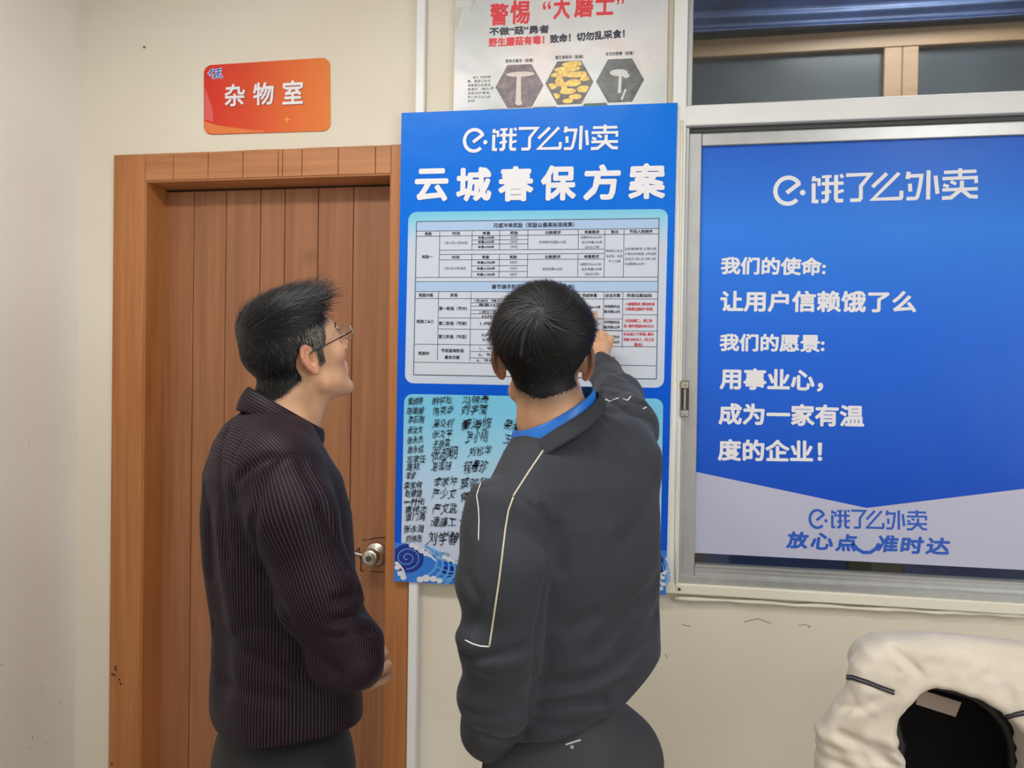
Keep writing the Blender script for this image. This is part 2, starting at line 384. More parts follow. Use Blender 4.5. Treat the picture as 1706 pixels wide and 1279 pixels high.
# ------------------------------------------------------------------ window wall: trims, panel, window
tx0 = W(697, 95, WY)[0]; tx1 = W(712, 95, WY)[0]
tag(MB().box(tx0, tx1, WY-.028, WY+.002, 0, CEIL-.001, .003).build('trim_1', M['white']), 'slim white painted upright right of the door frame', kind='structure')
tag(MB().box(tx1, wL, WY-.010, WY+.002, wB, CEIL-.001, .002).build('trim_2', M['wall']), 'cream panel behind the mushroom notice', kind='structure')
px1 = W(1148, 300, WY)[0]
win = tag(empty('window_1', ((wL+wR)/2, WY, wB)), 'white framed window with a clear transom above a sliding sash', kind='structure')
FY = WY-.02
jx = W(1141, 300, WY)[0]
MB().box(wL, jx, FY, WY+TH, wB, wT, .002).build('frame_post', M['white'], win)
zt0 = W(1400, 203, WY)[2]; zt1 = W(1400, 169, WY)[2]
MB().box(jx, wR, FY, WY+.1, zt0, zt1, .002).build('transom_rail', M['white'], win)
MB().box(wR-.04, wR, FY, WY+TH, wB, wT, .002).build('frame_post', M['white'], win)
MB().box(wL, wR, FY, WY+TH, wT-.03, wT, .002).build('frame_head', M['white'], win)
MB().box(jx+.0, jx+.016, WY+.0, WY+.05, zt1, wT-.03, .002).build('transom_bead', M['alu'], win)
MB().box(jx, wR-.04, WY+.0, WY+.05, zt1, zt1+.008, .001).build('transom_bead', M['alu'], win)
MB().box(jx+.004, wR-.042, WY+.028, WY+.034, zt1+.003, wT-.031).build('transom_glass', M['glass'], win)
# aluminium sliding sash
ax1 = W(1164, 560, WY)[0]; zs1 = W(1400, 236, WY)[2]; zs0 = W(1400, 954, WY)[2]; zf = W(1400, 985, WY)[2]; zg = W(1400, 1001, WY)[2]
MB().box(jx, jx+.010, WY-.008, WY+.10, zf, zt0, .001).build('track', M['alu'], win)
MB().box(jx+.009, ax1, WY+.006, WY+.04, zf+.02, zt0-.012, .002).build('sash_stile', M['alu'], win)
MB().box(wR-.1, wR-.04, WY+.006, WY+.04, zs0, zt0-.012, .002).build('sash_stile', M['alu'], win)
MB().box(ax1, wR-.1, WY+.008, WY+.038, zs1+.004, zt0-.010, .002).build('sash_rail', M['alu'], win)
r1 = zs0-(zs0-zf)*.35
MB().box(ax1, wR-.1, WY+.008, WY+.038, zf+.02, zs0, .002).build('sash_rail', M['alu'], win)
MB().box(ax1, wR-.1, WY+.004, WY+.010, zs0-.006, zs0-.001, .0008).build('sash_rail', M['alu'], win)
MB().box(jx, wR-.04, WY-.012, WY+.10, zf, zf+.022, .002).build('track', M['alu'], win)
for k in range(2): MB().box(ax1, wR-.1, WY+.006, WY+.009, zf+.034+.012*k, zf+.036+.012*k).build('rail_rib', M['alu'], win)
MB().box(jx, wR-.04, WY+.0, WY+.10, zt0-.014, zt0-.001, .001).build('track', M['alud'], win)  # dark-coloured strip stands for the shadow gap under the transom rail
MB().box(ax1-.002, wR-.098, WY+.022, WY+.027, zs0-.002, zs1+.006).build('sash_glass', M['glass'], win)
MB().box(wL-.02, wR, WY-.024, WY+.012, zg-.002, zf+.001, .003).build('sill', M['caulk'], win)
cp = [(W(1124+i*29, 992+i*1.55+rng.normal()*1.0+4, WY-.012)) for i in range(21)]
MB().tube(cp, [.006+.0015*math.sin(i*1.7) for i in range(21)], 7).build('caulk_bead', M['caulk'], win, True)
cv = [(W(1129-i*1.4, 200+i*99, WY-.021)) for i in range(9)]
MB().tube([p+np.array([.012, 0, 0]) for p in cv], [.004+.001*math.sin(i*2.1) for i in range(9)], 6).build('caulk_bead', M['caulk'], win, True)
# latch recessed in the stile
la = W(1133.5, 635, WY)[0]; lb = W(1147.5, 635, WY)[0]; l1 = W(1140, 634, WY)[2]; l0 = W(1140, 694, WY)[2]; lx = (la+lb)/2
lt = MB().box(la, lb, WY-.024, WY-.018, l0, l1, .002).build('latch', M['alud'], win)
MB().box(la+.001, lb-.001, WY-.030, WY-.022, l1-.022, l1-.001, .002).build('latch_cap', M['steel'], lt)
MB().box(la+.001, lb-.001, WY-.028, WY-.022, l0+.001, l0+.020, .002).build('latch_cap', M['alu'], lt)
MB().box(lx-.003, lx+.003, WY-.031, WY-.024, l0+.02, l1-.022, .001).build('latch_slider', M['steel'], lt)
for z in (l1-.010, l0+.009): MB().lathe([(.0035, 0), (.0035, -.003), (0, -.0035)], (lx, WY-.029, z), (0, 1, 0), 12).build('screw', M['steel'], lt, True)
MB().lathe([(.004, 0), (.004, -.003), (0, -.004)], W(1131.5, 981, WY-.024), (0, 1, 0), 10).build('screw', M['alud'], win, True)

# ------------------------------------------------------------------ the space behind the window
BY = 3.35
M['bwood'] = wood('tan_window_wood', (176, 142, 106), (190, 158, 120), True)
M['bdark'] = mat('dark_far_pane', (84, 92, 96), .25, vary=.2, vscale=3)
M['blue'] = mat('blue_tarpaulin', (92, 112, 152), .3, vary=.25, vscale=8)
M['cblue'] = mat('blue_crate_plastic', (52, 116, 220), .4)
M['olive'] = mat('olive_cardboard', (128, 126, 92), .7)
x0b, x1b = W(1100, 100, BY)[0]-.2, 3.2
tag(MB().box(x0b-.6, x1b+.6, BY+.05, BY+.15, 0, 3.4).build('wall_far', mat('far_wall', (96, 100, 96), .8)), kind='structure')
tag(MB().box(x0b-.6, x0b-.5, WY+TH, BY+.05, 0, 3.4).build('wall_passage', M['wall2']), kind='structure')
tag(MB().box(x0b-.6, x1b+.6, WY+TH, BY+.15, 3.4, 3.5).build('ceiling_passage', M['ceil']), kind='structure')
fw = tag(empty('window_2', (W(1500, 100, BY)[0], BY, W(1500, 100, BY)[2])), 'tan wooden window frame seen through the transom glass', kind='structure')
bz1 = W(1400, 58, BY)[2]; bz0 = W(1400, 88, BY)[2]; ppx0 = W(1469, 120, BY)[0]; ppc = W(1499, 120, BY)[0]; ppx1 = W(1526, 120, BY)[0]
MB().box(x0b-.4, x1b, BY-.03, BY+.02, bz0, bz1, .003).build('frame_rail', M['bwood'], fw)
MB().box(ppx0, ppc-.001, BY-.028, BY+.02, 1.2, bz0, .003).build('frame_stile', M['bwood'], fw)
MB().box(ppc+.001, ppx1, BY-.028, BY+.02, 1.2, bz0, .003).build('frame_stile', M['bwood'], fw)
MB().box(x0b-.4, ppx0, BY, BY+.01, 1.2, bz0).build('pane', M['bdark'], fw); MB().box(ppx1, x1b, BY, BY+.01, 1.2, bz0).build('pane', M['bdark'], fw)
# blue tarpaulin bunched in long folds above the frame
nx, nz = 60, 90; vs = []; z1t = 3.35
for j in range(nz+1):
    for i in range(nx+1):
        u = i/nx; v = j/nz; x = x0b-.4+u*(x1b-x0b+.4); z = bz1+.0+v*(z1t-bz1)
        ph = v*34 + u*3.2 + 1.3*math.sin(u*5) + .8*math.sin(v*9+u*2)
        vs.append((x, BY-.05-.035*(1+math.sin(ph))*(.5+.5*math.sin(v*17+1)**2)-.01*math.sin(ph*2.3+u*4), z-.012*math.sin(u*4)*0))
fs = [(j*(nx+1)+i, j*(nx+1)+i+1, (j+1)*(nx+1)+i+1, (j+1)*(nx+1)+i) for j in range(nz) for i in range(nx)]
o = MB().add(vs, fs).build('tarpaulin', M['blue'], None, True)
tag(o, 'blue plastic sheeting in long folds seen through the top pane', 'tarpaulin')
so = o.modifiers.new('solid', 'SOLIDIFY'); so.thickness = .003; so.offset = 1
# crates on a shelf below the poster's lower edge
sh = tag(MB().box(x0b-.4, x1b, 2.62, 3.1, .70, .73, .003).build('storage_shelf', M['olive']), 'low shelf board behind the window under blue crates', 'shelf')
for zz in (0, ): pass
cr = [(W(1186, 940, 2.7)[0], W(1407, 940, 2.7)[0], 'cblue', 'long blue crate behind the sash gap, left of the olive box'), (W(1411, 940, 2.7)[0], W(1500, 940, 2.7)[0], 'olive', 'olive cardboard box behind the sash gap'), (W(1504, 950, 2.7)[0], W(1704, 950, 2.7)[0], 'cblue', 'blue crate behind the sash gap, right of the olive box')]
for a, b, m_, lb_ in cr:
    t = tag(empty('crate' if m_ == 'cblue' else 'cardboard_box', ((a+b)/2, 2.82, .731)), lb_, 'crate' if m_ == 'cblue' else 'box')
    g = MB(); g.box(a, b, 2.68, 2.69, .731, 1.02); g.box(a, b, 2.95, 2.96, .731, 1.02); g.box(a, a+.01, 2.69, 2.95, .731, 1.02); g.box(b-.01, b, 2.69, 2.95, .731, 1.02); g.box(a, b, 2.68, 2.96, .731, .74)
    g.build('side_walls', M[m_], t)
    g = MB(); 
    if m_ == 'cblue': g.box(a-.004, b+.004, 2.672, 2.968, 1.0, 1.024, .003)
    else: g.box(a, b, 2.68, 2.96, 1.02, 1.026, .001)
    g.build('rim' if m_ == 'cblue' else 'lid', M[m_], t)
for xx in (x0b-.35, x1b-.1):
    MB().box(xx, xx+.04, 2.66, 3.06, 0, .70).build('leg', M['olive'], sh)
ld = bpy.data.lights.new('passage_light', 'AREA'); ld.size = .6; ld.energy = 24; ld.color = (.95, .97, 1)
lo = bpy.data.objects.new('passage_light', ld); S.collection.objects.link(lo); lo.location = (1.0, 2.75, 3.3)
#@@POSTERS
# ------------------------------------------------------------------ blue scheme board leaning flat over the door frame edge
M['pblue'] = NT('board_blue').m
def gradmat(name, stops, z0, z1, rough=.25, axis=2, noise=0):
    t = NT(name); tc = t.node('ShaderNodeTexCoord'); sp = t.node('ShaderNodeSeparateXYZ'); t.l(tc.outputs['Object'], sp.inputs[0])
    f = t.math('DIVIDE', t.math('SUBTRACT', sp.outputs[axis], z0), z1-z0)
    if noise: f = t.math('ADD', f, t.math('MULTIPLY', t.math('SUBTRACT', t.noise(t.coord(), 3, 3), .5), noise))
    t.l(t.ramp(f, [(p, lin(c)) for p, c in stops]), t.b.inputs['Base Color']); t.b.inputs['Roughness'].default_value = rough
    t.b.inputs['Specular IOR Level'].default_value = .15
    t.bump(t.noise(t.coord(), 6, 2), .35, .01); return t.m
PY = 2.170
pb = tag(empty('notice_board', W(890, 990, PY)), 'tall bright blue printed scheme board with reward tables and handwritten signatures', 'poster')
corners = [(669, 188), (1129, 171), (1109.5, 991), (656, 968)]
zt = W(900, 180, PY)[2]; zb = W(880, 980, PY)[2]
M['pblue'] = gradmat('board_blue_print', [(0, (8, 84, 205)), (.5, (4, 88, 212)), (.72, (5, 108, 222)), (1, (6, 118, 228))], zb, zt, .28)
M['core'] = mat('white_foam_core', (228, 228, 224), .6)
MB().prism([W(x, y, PY+.0006) for x, y in corners], .006).build('board', M['core'], pb)
pr = Print(PY)
mb = MB(); pxpoly(mb, corners, pr.lay()); mb.build('blue_print', M['pblue'], pb, recalc=False)
# panels
M['ppanel'] = gradmat('panel_print', [(0, (196, 208, 224)), (.80, (196, 208, 224)), (.94, (150, 206, 232)), (1, (122, 200, 228))], W(890, 640, PY)[2], W(890, 352, PY)[2], .25)
M['ppanel2'] = gradmat('signature_panel_print', [(0, (196, 207, 226)), (.35, (190, 208, 230)), (.72, (150, 206, 232)), (.95, (120, 198, 230)), (1, (120, 198, 230))], W(890, 950, PY)[2], W(890, 660, PY)[2], .25, noise=.15)
y = pr.lay()
mb = MB(); pxpoly(mb, rrect((680.5, 353), (1113, 348), (1106, 646), (674.5, 638), 14), y); mb.build('table_panel', M['ppanel'], pb, recalc=False)
mb = MB(); pxpoly(mb, rrect((673.5, 656), (1105, 664), (1099.5, 960), (668, 930), 14), y); mb.build('signature_panel', M['ppanel2'], pb, recalc=False)
# table grid: every point given as a fraction across (694..1098 at the top) and a pixel height
y = pr.lay()
M['tband'] = mat('table_band_print', (168, 196, 230), .3); M['tcell'] = mat('table_cell_print', (202, 209, 222), .3)
def TX(x, yy):      # px measured in row y=369 left..., sheared as the board leans in the photo
    return x-(yy-369)*.0196*(1-(x-694)/404*.12)
def TP(x, yy): return (TX(x, yy), yy-(x-694)*.0131*(1-(yy-369)/255*2.36))
mb = MB(); pxpoly(mb, [TP(694, 369), TP(1098, 369), TP(1098, 624), TP(694, 624)], y); mb.build('table_cells', M['tcell'], pb, recalc=False)
y = pr.lay(); mb = MB()
pxpoly(mb, [TP(694, 369), TP(1098, 369), TP(1098, 385), TP(694, 385)], y); pxpoly(mb, [TP(694, 469), TP(1098, 469), TP(1098, 485.5), TP(694, 485.5)], y)
mb.build('table_band', M['tband'], pb, recalc=False)
y = pr.lay(); mb = MB()
def hl(x0, x1, yy, w_=.8): pxribbon(mb, [TP(x0, yy), TP(x1, yy)], w_, y)
def vl(x, y0, y1, w_=.8): pxribbon(mb, [TP(x, y0), TP(x, y1)], w_, y)
C = [694, 733, 787, 833, 880, 964, 1008, 1040, 1098]
for x in (694, 1098): vl(x, 369, 624, 1.1)
hl(694, 1098, 369, 1.1); hl(694, 1098, 624, 1.1); hl(694, 1098, 385)
hl(694, 1098, 393.5)
for x in C[1:-1]: vl(x, 385, 393.5)
vl(733, 393, 462); vl(787, 393, 417); vl(833, 393, 417); vl(880, 393, 417); vl(964, 393, 417)
for x in (787, 833, 880, 964): vl(x, 424, 462)
vl(1008, 393, 463); vl(1040, 393, 463)
hl(787, 880, 400.5); hl(787, 880, 407.5); hl(733, 1008, 417); hl(733, 1008, 424); hl(733, 1008, 433)
hl(787, 880, 443); hl(787, 880, 452.5); hl(694, 1098, 462); hl(694, 1098, 469); hl(694, 1098, 485.5)
hl(694, 1098, 497)
for x in (733, 787): vl(x, 485.5, 600)
for x in (964, 1008): vl(x, 485.5, 576)
vl(1040, 485.5, 576)
hl(787, 850, 504); hl(787, 850, 509.5); hl(787, 850, 516); hl(787, 850, 522)
hl(733, 1008, 529); hl(1040, 1098, 522); hl(733, 1040, 547.5); hl(964, 1098, 548); hl(694, 1098, 573)
hl(787, 850, 584); hl(787, 850, 594.5); hl(694, 1098, 603)
hl(1008, 1040, 529)
mb.build('table_lines', M['dark'], pb, recalc=False)
y = pr.lay(); mb = MB(); mr = MB()
def tt(s, x0, x1, yy, h, m=None, off=.004): text(m or mb, s, TP(x0, yy), TP(x1, yy), h, y, .03 if off > .006 else 0)
tt('月度冲单奖励（奖励以最高标准核算）', 822, 957, 377, 8.5, off=.012)
for s, x0, x1 in (('奖励', 708, 719.5), ('时间', 754, 766.5), ('单量', 804, 817), ('奖励', 850, 863), ('出勤要求', 909, 935), ('单量要求', 974, 999), ('备注', 1018, 1031), ('节后入职骑手', 1049, 1088)): tt(s, x0, x1, 389.3, 5.6, off=.012)
tt('奖励一', 704, 722, 427.5, 5.6, off=.012)
tt('1月13日-1月29日', 741, 779, 405, 4.6); tt('2月1日-2月28日', 742, 777, 447, 4.6)
for yy, a, b in ((396.8, '单量≥500单', '50元'), (403.8, '单量≥650单', '100元'), (412, '单量≥900单', '150元')): tt(a, 797, 824, yy, 4.6, off=.02); tt(b, 851, 863, yy, 4.6)
for yy, a, b in ((437.6, '单量≥700单', '50元'), (447.4, '单量≥1050单', '150元'), (457.3, '单量≥1300单', '200元')): tt(a, 796, 826, yy, 4.8, off=.02); tt(b, 851, 863, yy, 4.6)
tt('时间段内出勤≥16天', 899, 944, 405, 5); tt('当月出勤≥23天', 905, 939, 448.5, 5)
for s, x0, x1 in (('时间', 754, 766.5), ('单量', 804, 816), ('奖励', 850, 862), ('出勤要求', 909, 935), ('单量要求', 974, 999)): tt(s, x0, x1, 428.7, 5.6, off=.012)
for yy in (0, 43.3):
    tt('出勤时长≥6小时,', 968, 1004, 398+yy, 4.6); tt('当日单量≥20单', 970, 1004, 405.8+yy, 4.6); tt('（全站订单）', 975, 1000, 413.6+yy, 4.4)
tt('限特殊上线,没', 1010, 1038, 420, 4.4); tt('有迟到、早退', 1011, 1038, 428.5, 4.4); tt('旷工记录', 1016, 1035, 436.5, 4.4)
for yy, s, x1 in ((417, '2月新骑手入职2月', 1094), (425, '计算2月份奖励, 2月出勤', 1094), (433, '必达日 2月1日-2月12日', 1093), (441, '（出勤数≥5天）', 1076)): tt(s, 1042, x1, yy, 4.6)
tt('春节骑手阶段奖励方案（不包含拼单）', 821, 959, 477.5, 8.5, off=.012)
for s, x0, x1 in (('奖励分级', 700, 724), ('阶段', 753, 765), ('完成单量', 972, 997), ('必达天数', 1010, 1036), ('阶段出勤加码', 1047, 1088)): tt(s, x0, x1, 491.3, 6.2, off=.014)
tt('奖励二&三', 697, 726, 535, 6, off=.01); tt('奖励四', 701, 719, 588, 6, off=.01)
tt('第一阶段（节中）', 734, 781, 513.5, 6.6, off=.008); tt('第二阶段（节前）', 734, 781, 538, 6.6, off=.008); tt('第三阶段（节后）', 734, 781, 560, 6.6, off=.008)
tt('节后返岗阶段', 739, 777, 583, 6.2, off=.01); tt('暴击方案', 745, 770, 594, 6.2, off=.01)
for yy, s, x0 in ((500.3, '1月28日（除夕）', 793), (507, '每单+4元奖', 800), (519, '1月31日初三', 802), (526, '50元天奖励', 805), (538, '1月22日', 803), (556.5, '2月5日起', 805), (564, '2月13日止', 807), (579, '1、节后返岗', 803), (589, '2、节后出勤', 801), (598.5, '3、节后单量', 798)): tt(s, x0, x0+46, yy, 5, off=.01)
tt('时间段内≥15单', 968, 1003, 510, 5.2, off=.01); tt('（全站单）', 972, 998, 518, 5); tt('≥20单', 988, 1003, 548, 5, off=.01)
for yy, k in ((509, 2), (534, 5), (557.5, 6)): tt('时间段内出', 1010, 1035, yy, 5.4, off=.014); tt('勤天数≥%d天' % k, 1009, 1036, yy+8.2, 5.4, off=.014)
tt('政策不叠加', 996, 1028, 592, 5.6, off=.014)
for yy, s, x0, x1 in ((505, '一档需要求: 需在阶段', 1043, 1093), (513, '天数需出勤四个阶段', 1044, 1090), (531.5, '①达标第二、第三阶', 1044, 1090), (540, '段: 额外奖励500元/人', 1042, 1093), (553, '②达成三个阶段, 额外', 1042, 1093), (561.5, '奖励1000元/人（仅三天', 1042, 1093), (569.5, '叠加）', 1060, 1074)): tt(s, x0, x1, yy, 5.6, mr, .012)
mb.build('table_lettering', M['dark'], pb, recalc=False); mr.build('red_lettering', M['red'], pb, recalc=False)
# logo and title
y = pr.lay(); mb = MB()
logo(mb, (771, 233), (1030.5, 228), 44, y)
mb.build('logo', M['wprint'], pb, recalc=False)
mb = MB()
for ch_, x0, x1, yc, h in (('云', 691, 747, 308, 55), ('城', 760, 819, 307, 57), ('春', 830, 889, 306, 59), ('保', 901, 960, 304.5, 59), ('方', 972, 1034, 303.5, 60), ('案', 1047, 1109, 301.5, 60)): mb = MB(); text(mb, ch_, (x0, yc+.6), (x1, yc-.6), h, y, .040); mb.build('title_character', M['wprint'], pb, recalc=False)
# handwritten signatures
y = pr.lay(); mb = MB()
col1 = ['黄炳炳', '陈瑜瑜', '李石刚', '张汝文', '张永杰', '谢永佳', '左家任', '周邦', '李波', '李家伟', '赵健健', '一村化', '崔伟志', '潘门勇', '张永周', '刘伟志']
ys1 = [669, 684.5, 699.5, 716.5, 732.5, 748.5, 764.5, 778.5, 793, 808, 822, 836, 848.5, 862.5, 881.5, 897]
xs1 = [(680, 704), (679, 706), (680, 706), (680, 704), (679, 705), (679, 706), (678, 709), (677, 699), (677, 692), (673, 703), (675, 703), (673, 707), (675, 711), (675, 708), (673, 706), (676, 703)]
for s, yy, (a, b) in zip(col1, ys1, xs1): text(mb, s, (a, yy+rng.normal()*.7), (b, yy-1+rng.normal()*.7), 12.5, y, .006, .05, .25)
col2 = [('明学松', 720, 753, 667, 13), ('傅克华', 721, 755, 684.5, 14), ('吴众钊', 722, 755, 705, 15), ('张文平', 721, 754, 720.5, 13), ('王振富', 721, 750, 738, 13), ('张超明', 720, 762, 755, 22), ('夏道阳', 720, 750, 776, 15), ('李家仲', 723, 762, 801, 15), ('严少文', 720, 760, 823, 17), ('严文武', 721, 762, 847, 18), ('潘建工', 718, 760, 869, 16), ('刘学静', 713, 764, 896, 22)]
col3 = [('冯锦焘', 771, 814, 665, 13), ('刘宇莹', 769, 812, 682, 17), ('董海修', 769, 820, 705, 18), ('罗小刚', 777, 812, 726, 21), ('刘松华', 781, 819, 751, 15), ('程春珍', 773, 812, 777, 21), ('蔡骏华', 767, 812, 804, 18), ('傅永强', 767, 812, 828, 18), ('王文平', 767, 812, 860, 18), ('荣永波', 840, 882, 706, 17), ('王振新', 840, 882, 732, 17), ('张志明', 836, 880, 756, 17)]
for s, a, b, yy, h in col2+col3: text(mb, s, (a, yy+1+rng.normal()), (b, yy-1+rng.normal()), h, y, 0, .07, .3)
pxribbon(mb, [(673, 838), (690, 834), (708, 835)], .9, y); pxribbon(mb, [(723, 925), (738, 920), (748, 923), (744, 931), (738, 929)], .8, y)
mb.build('signatures', M['ink'], pb, recalc=False)
# waves along the foot of the board
M['wv1'] = mat('wave_blue_print', (44, 120, 214), .3); M['wv2'] = mat('wave_navy_print', (12, 40, 140), .3); M['wv3'] = mat('wave_light_print', (92, 166, 232), .3); M['foam'] = mat('wave_foam_print', (214, 218, 226), .3)
xb = lambda x: 968+(x-656)*.0508      # foot of the board
def body(top, Y, m, name):
    g = MB(); pxpoly(g, top+[(top[-1][0], xb(top[-1][0])), (top[0][0], xb(top[0][0]))], Y); g.build(name, m, pb, recalc=False)
def edgeL(yy): return 669-(yy-188)*.01667
y = pr.lay(); g = MB()
wave = [(edgeL(903), 903)]+[(664+k*8, 904+k*k*.38) for k in range(0, 11)]+[(760, 934), (775, 932), (790, 928), (820, 925), (860, 940), (900, 925), (950, 915), (1000, 938), (1050, 925), (1090, 918), (1111.3, 916)]
tri = wave
for i in range(len(tri)-1):
    a, b = tri[i], tri[i+1]; g.poly([W(*a, y), W(*b, y), W(b[0] if b[0] < 1111 else 1109.6, xb(b[0]), y), W(a[0] if i else 656, xb(a[0]), y)])
g.build('wave_print', M['wv1'], pb, recalc=False)
y = pr.lay(); g = MB()
def ell(cx, cy, rx, ry, n=28, rot=0):
    c, s_ = math.cos(rot), math.sin(rot)
    return [(cx+c*rx*math.cos(2*PI*k/n)-s_*ry*math.sin(2*PI*k/n), cy+s_*rx*math.cos(2*PI*k/n)+c*ry*math.sin(2*PI*k/n)) for k in range(n)]
pxpoly(g, [(max(p[0], 657.8), p[1]) for p in ell(679, 930, 27, 24)], y); pxpoly(g, ell(1112-22, 945, 18, 26), y); pxpoly(g, ell(760, 956, 26, 11, rot=.35), y); pxpoly(g, ell(850, 958, 30, 22), y); pxpoly(g, ell(1000, 962, 34, 20), y)
g.build('wave_print', M['wv2'], pb, recalc=False)
y = pr.lay(); g = MB()
for k in range(4):        # curling crest lines and the spiral
    pxribbon(g, [(max(657.5, 679+(30+k*0)*1), 930)]*0 or [(700+k*10+28*math.cos(t), 934+k*5+(26)*math.sin(t)) for t in np.linspace(-1.3, 1.2, 14)], 3.2, y)
sp_ = [(678+(2+1.55*t)*math.cos(t+1.2), 929+(2+1.3*t)*math.sin(t+1.2)) for t in np.linspace(0, 13, 60)]
pxribbon(g, [(max(658, a), b) for a, b in sp_], 1.3, y)
for k in range(3): pxribbon(g, [(1109-k*3+6*math.sin(t*2), 930+t*40+k*4) for t in np.linspace(0, 1, 9)], 2, y)
for k in range(5): pxribbon(g, [(728+t*60, 944+k*5+9*math.sin(t*3+k*.5)) for t in np.linspace(0, 1, 12)], 1.8, y)
g.build('wave_line_print', M['wv3'], pb, recalc=False)
y = pr.lay(); g = MB()
for cx, cy, r in [(686, 908, 5), (694, 912, 5), (702, 917, 5.5), (710, 922, 5), (716, 925, 3.6), (740, 928, 4.5), (748, 931, 5), (755, 934, 3.5), (764, 937, 4), (774, 944, 4.5), (781, 951, 5), (786, 958, 5), (700, 965, 6), (710, 963, 7), (722, 964, 6), (732, 967, 5), (662, 945, 5), (667, 955, 5.5), (672, 962, 5), (661, 938, 3.5), (770, 967, 5), (780, 969, 5), (1112, 931, 4), (1104, 962, 4), (1108, 955, 3), (1105, 973, 4), (1101, 980, 4), (1098, 970, 5), (1096, 985, 4)]:
    p_ = ell(cx, cy, r, r*.85, 12)
    if min(q[0] for q in p_) < edgeL(cy)+.5: p_ = [(max(q[0], edgeL(q[1])+.3), q[1]) for q in p_]
    p_ = [(min(q[0], 1129-(q[1]-171)*.0238-.3), min(q[1], xb(q[0])-.4)) for q in p_]
    pxpoly(g, p_, y)
for pts in ([(659, 936), (666, 941), (672, 950), (676, 963)], [(700, 917), (716, 924), (726, 934)], [(755, 936), (775, 944), (788, 958)], [(1111, 950), (1102, 956), (1096, 972)]): pxribbon(g, pts, 3, y)
g.build('wave_foam_print', M['foam'], pb, recalc=False)
# a smear of clear tape over the right edge of the board
# ------------------------------------------------------------------ mushroom warning notice above it
NY = 2.176
nb = tag(empty('mushroom_notice', W(935, 180, NY)), 'pale glossy mushroom poisoning warning notice with three hexagon pictures above the blue board', 'poster')
def noticemat():
    t = NT('notice_print'); f = t.noise(t.coord(), 5, 3); g = t.noise(t.coord((1.6, 1, 1)), 3.2, 2)
    a = t.ramp(f, [(.3, lin((198, 204, 210))), (.55, lin((214, 214, 214))), (.75, lin((226, 208, 204)))]); b = t.ramp(g, [(.4, (1, 1, 1)), (.7, (.86, .93, .84))])
    t.l(t.mix(.7, a, b, 'MULTIPLY'), t.b.inputs['Base Color']); t.b.inputs['Roughness'].default_value = .25; t.bump(t.noise(t.coord(), 7, 2), .4, .01); return t.m
nc = [(760, -60), (1114, -75), (1110.5, 176), (755.5, 188)]
MB().prism([W(x, y, NY) for x, y in nc], .003).build('sheet', noticemat(), nb)
pn = Print(NY); y = pn.lay()
red = MB(); blk = MB()
for c_, x0, x1, yc, h in (('警', 816, 847, 24, 37), ('惕', 850, 883, 20, 40), ('“', 904, 918, 9, 14), ('大', 922, 950, 12, 40), ('蘑', 957, 989, 8, 42), ('士', 992, 1024, 5, 40), ('”', 1027, 1040, 1, 14)): text(red, c_, (x0, yc+.7), (x1, yc-.7), h, y, .028)
text(red, '野生蘑菇有毒！', (814, 71), (907, 66), 15, y, .045)
text(blk, '不做“菇”勇者', (815, 53), (915, 48), 14, y, .045); text(blk, '致命！切勿乱采食！', (916, 65), (1041, 55.5), 15, y, .045)
for s, x0, x1, yy in (('致命白毒伞（剧毒）', 842, 889, 101), ('簇生黄韧伞（剧毒）', 925, 972, 95), ('灰花纹鹅膏（剧毒）', 1009, 1056, 89)): text(blk, s, (x0, yy+.8), (x1, yy-.8), 6.5, y, .02)
for k in range(7):
    s = ['毒伞，即致命鹅', '膏，菌盖白色光', '滑菌褶白色菌柄', '有菌环（菌托）', '误食后肝衰竭，', '死亡率可达九成', '请勿食'][k]
    text(blk, s, (779 if k else 788, 129+k*6.6), (817 if k < 6 else 791, 128+k*6.6), 4.6, y, 0)
red.build('red_lettering', mat('warning_red_print', (222, 52, 62), .4), nb, recalc=False); blk.build('black_lettering', M['dark'], nb, recalc=False)
def hexa(cx, cy, rx, ry, tilt=-.04): return [(cx+rx*a, cy+ry*b+rx*a*tilt) for a, b in ((-1, 0), (-.5, -1), (.5, -1), (1, 0), (.5, 1), (-.5, 1))]
def blotch(name, a, b, c, sc):
    t = NT(name); f = t.noise(t.coord(), sc, 5, .7); t.l(t.ramp(f, [(.35, lin(a)), (.52, lin(b)), (.7, lin(c))]), t.b.inputs['Base Color']); t.b.inputs['Roughness'].default_value = .3; return t.m
M['leaf'] = blotch('leaf_litter_print', (52, 44, 50), (104, 84, 88), (140, 112, 110), 45); M['soil'] = blotch('dark_soil_print', (40, 44, 46), (74, 78, 76), (96, 100, 98), 40); M['yel'] = blotch('dark_ground_print', (40, 36, 44), (70, 60, 60), (96, 80, 50), 40)
M['cream'] = mat('cream_mushroom_print', (214, 200, 192), .35, vary=.1, vscale=120); M['gold'] = blotch('golden_cap_print', (206, 140, 38), (232, 196, 60), (240, 222, 110), 90); M['wm'] = mat('grey_mushroom_print', (206, 206, 202), .35)
y = pn.lay()
for (cx, cy, m_) in ((865.5, 143.5, 'leaf'), (948.5, 137.5, 'yel'), (1033, 134, 'soil')):
    g = MB(); pxpoly(g, hexa(cx, cy, 40, 36), y); g.build('hexagon_picture', M[m_], nb, recalc=False)
g = MB(); pxpoly(g, [(818, 143), (824, 146), (818, 150)], y); g.build('green_arrow', mat('green_print', (120, 170, 90), .4), nb, recalc=False)
g = MB(); pxpoly(g, [(805, 185.6), (813, 181.5), (843, 180.5), (846, 184.4)], y); g.build('tan_tab', mat('tan_print', (176, 140, 112), .4), nb, recalc=False)
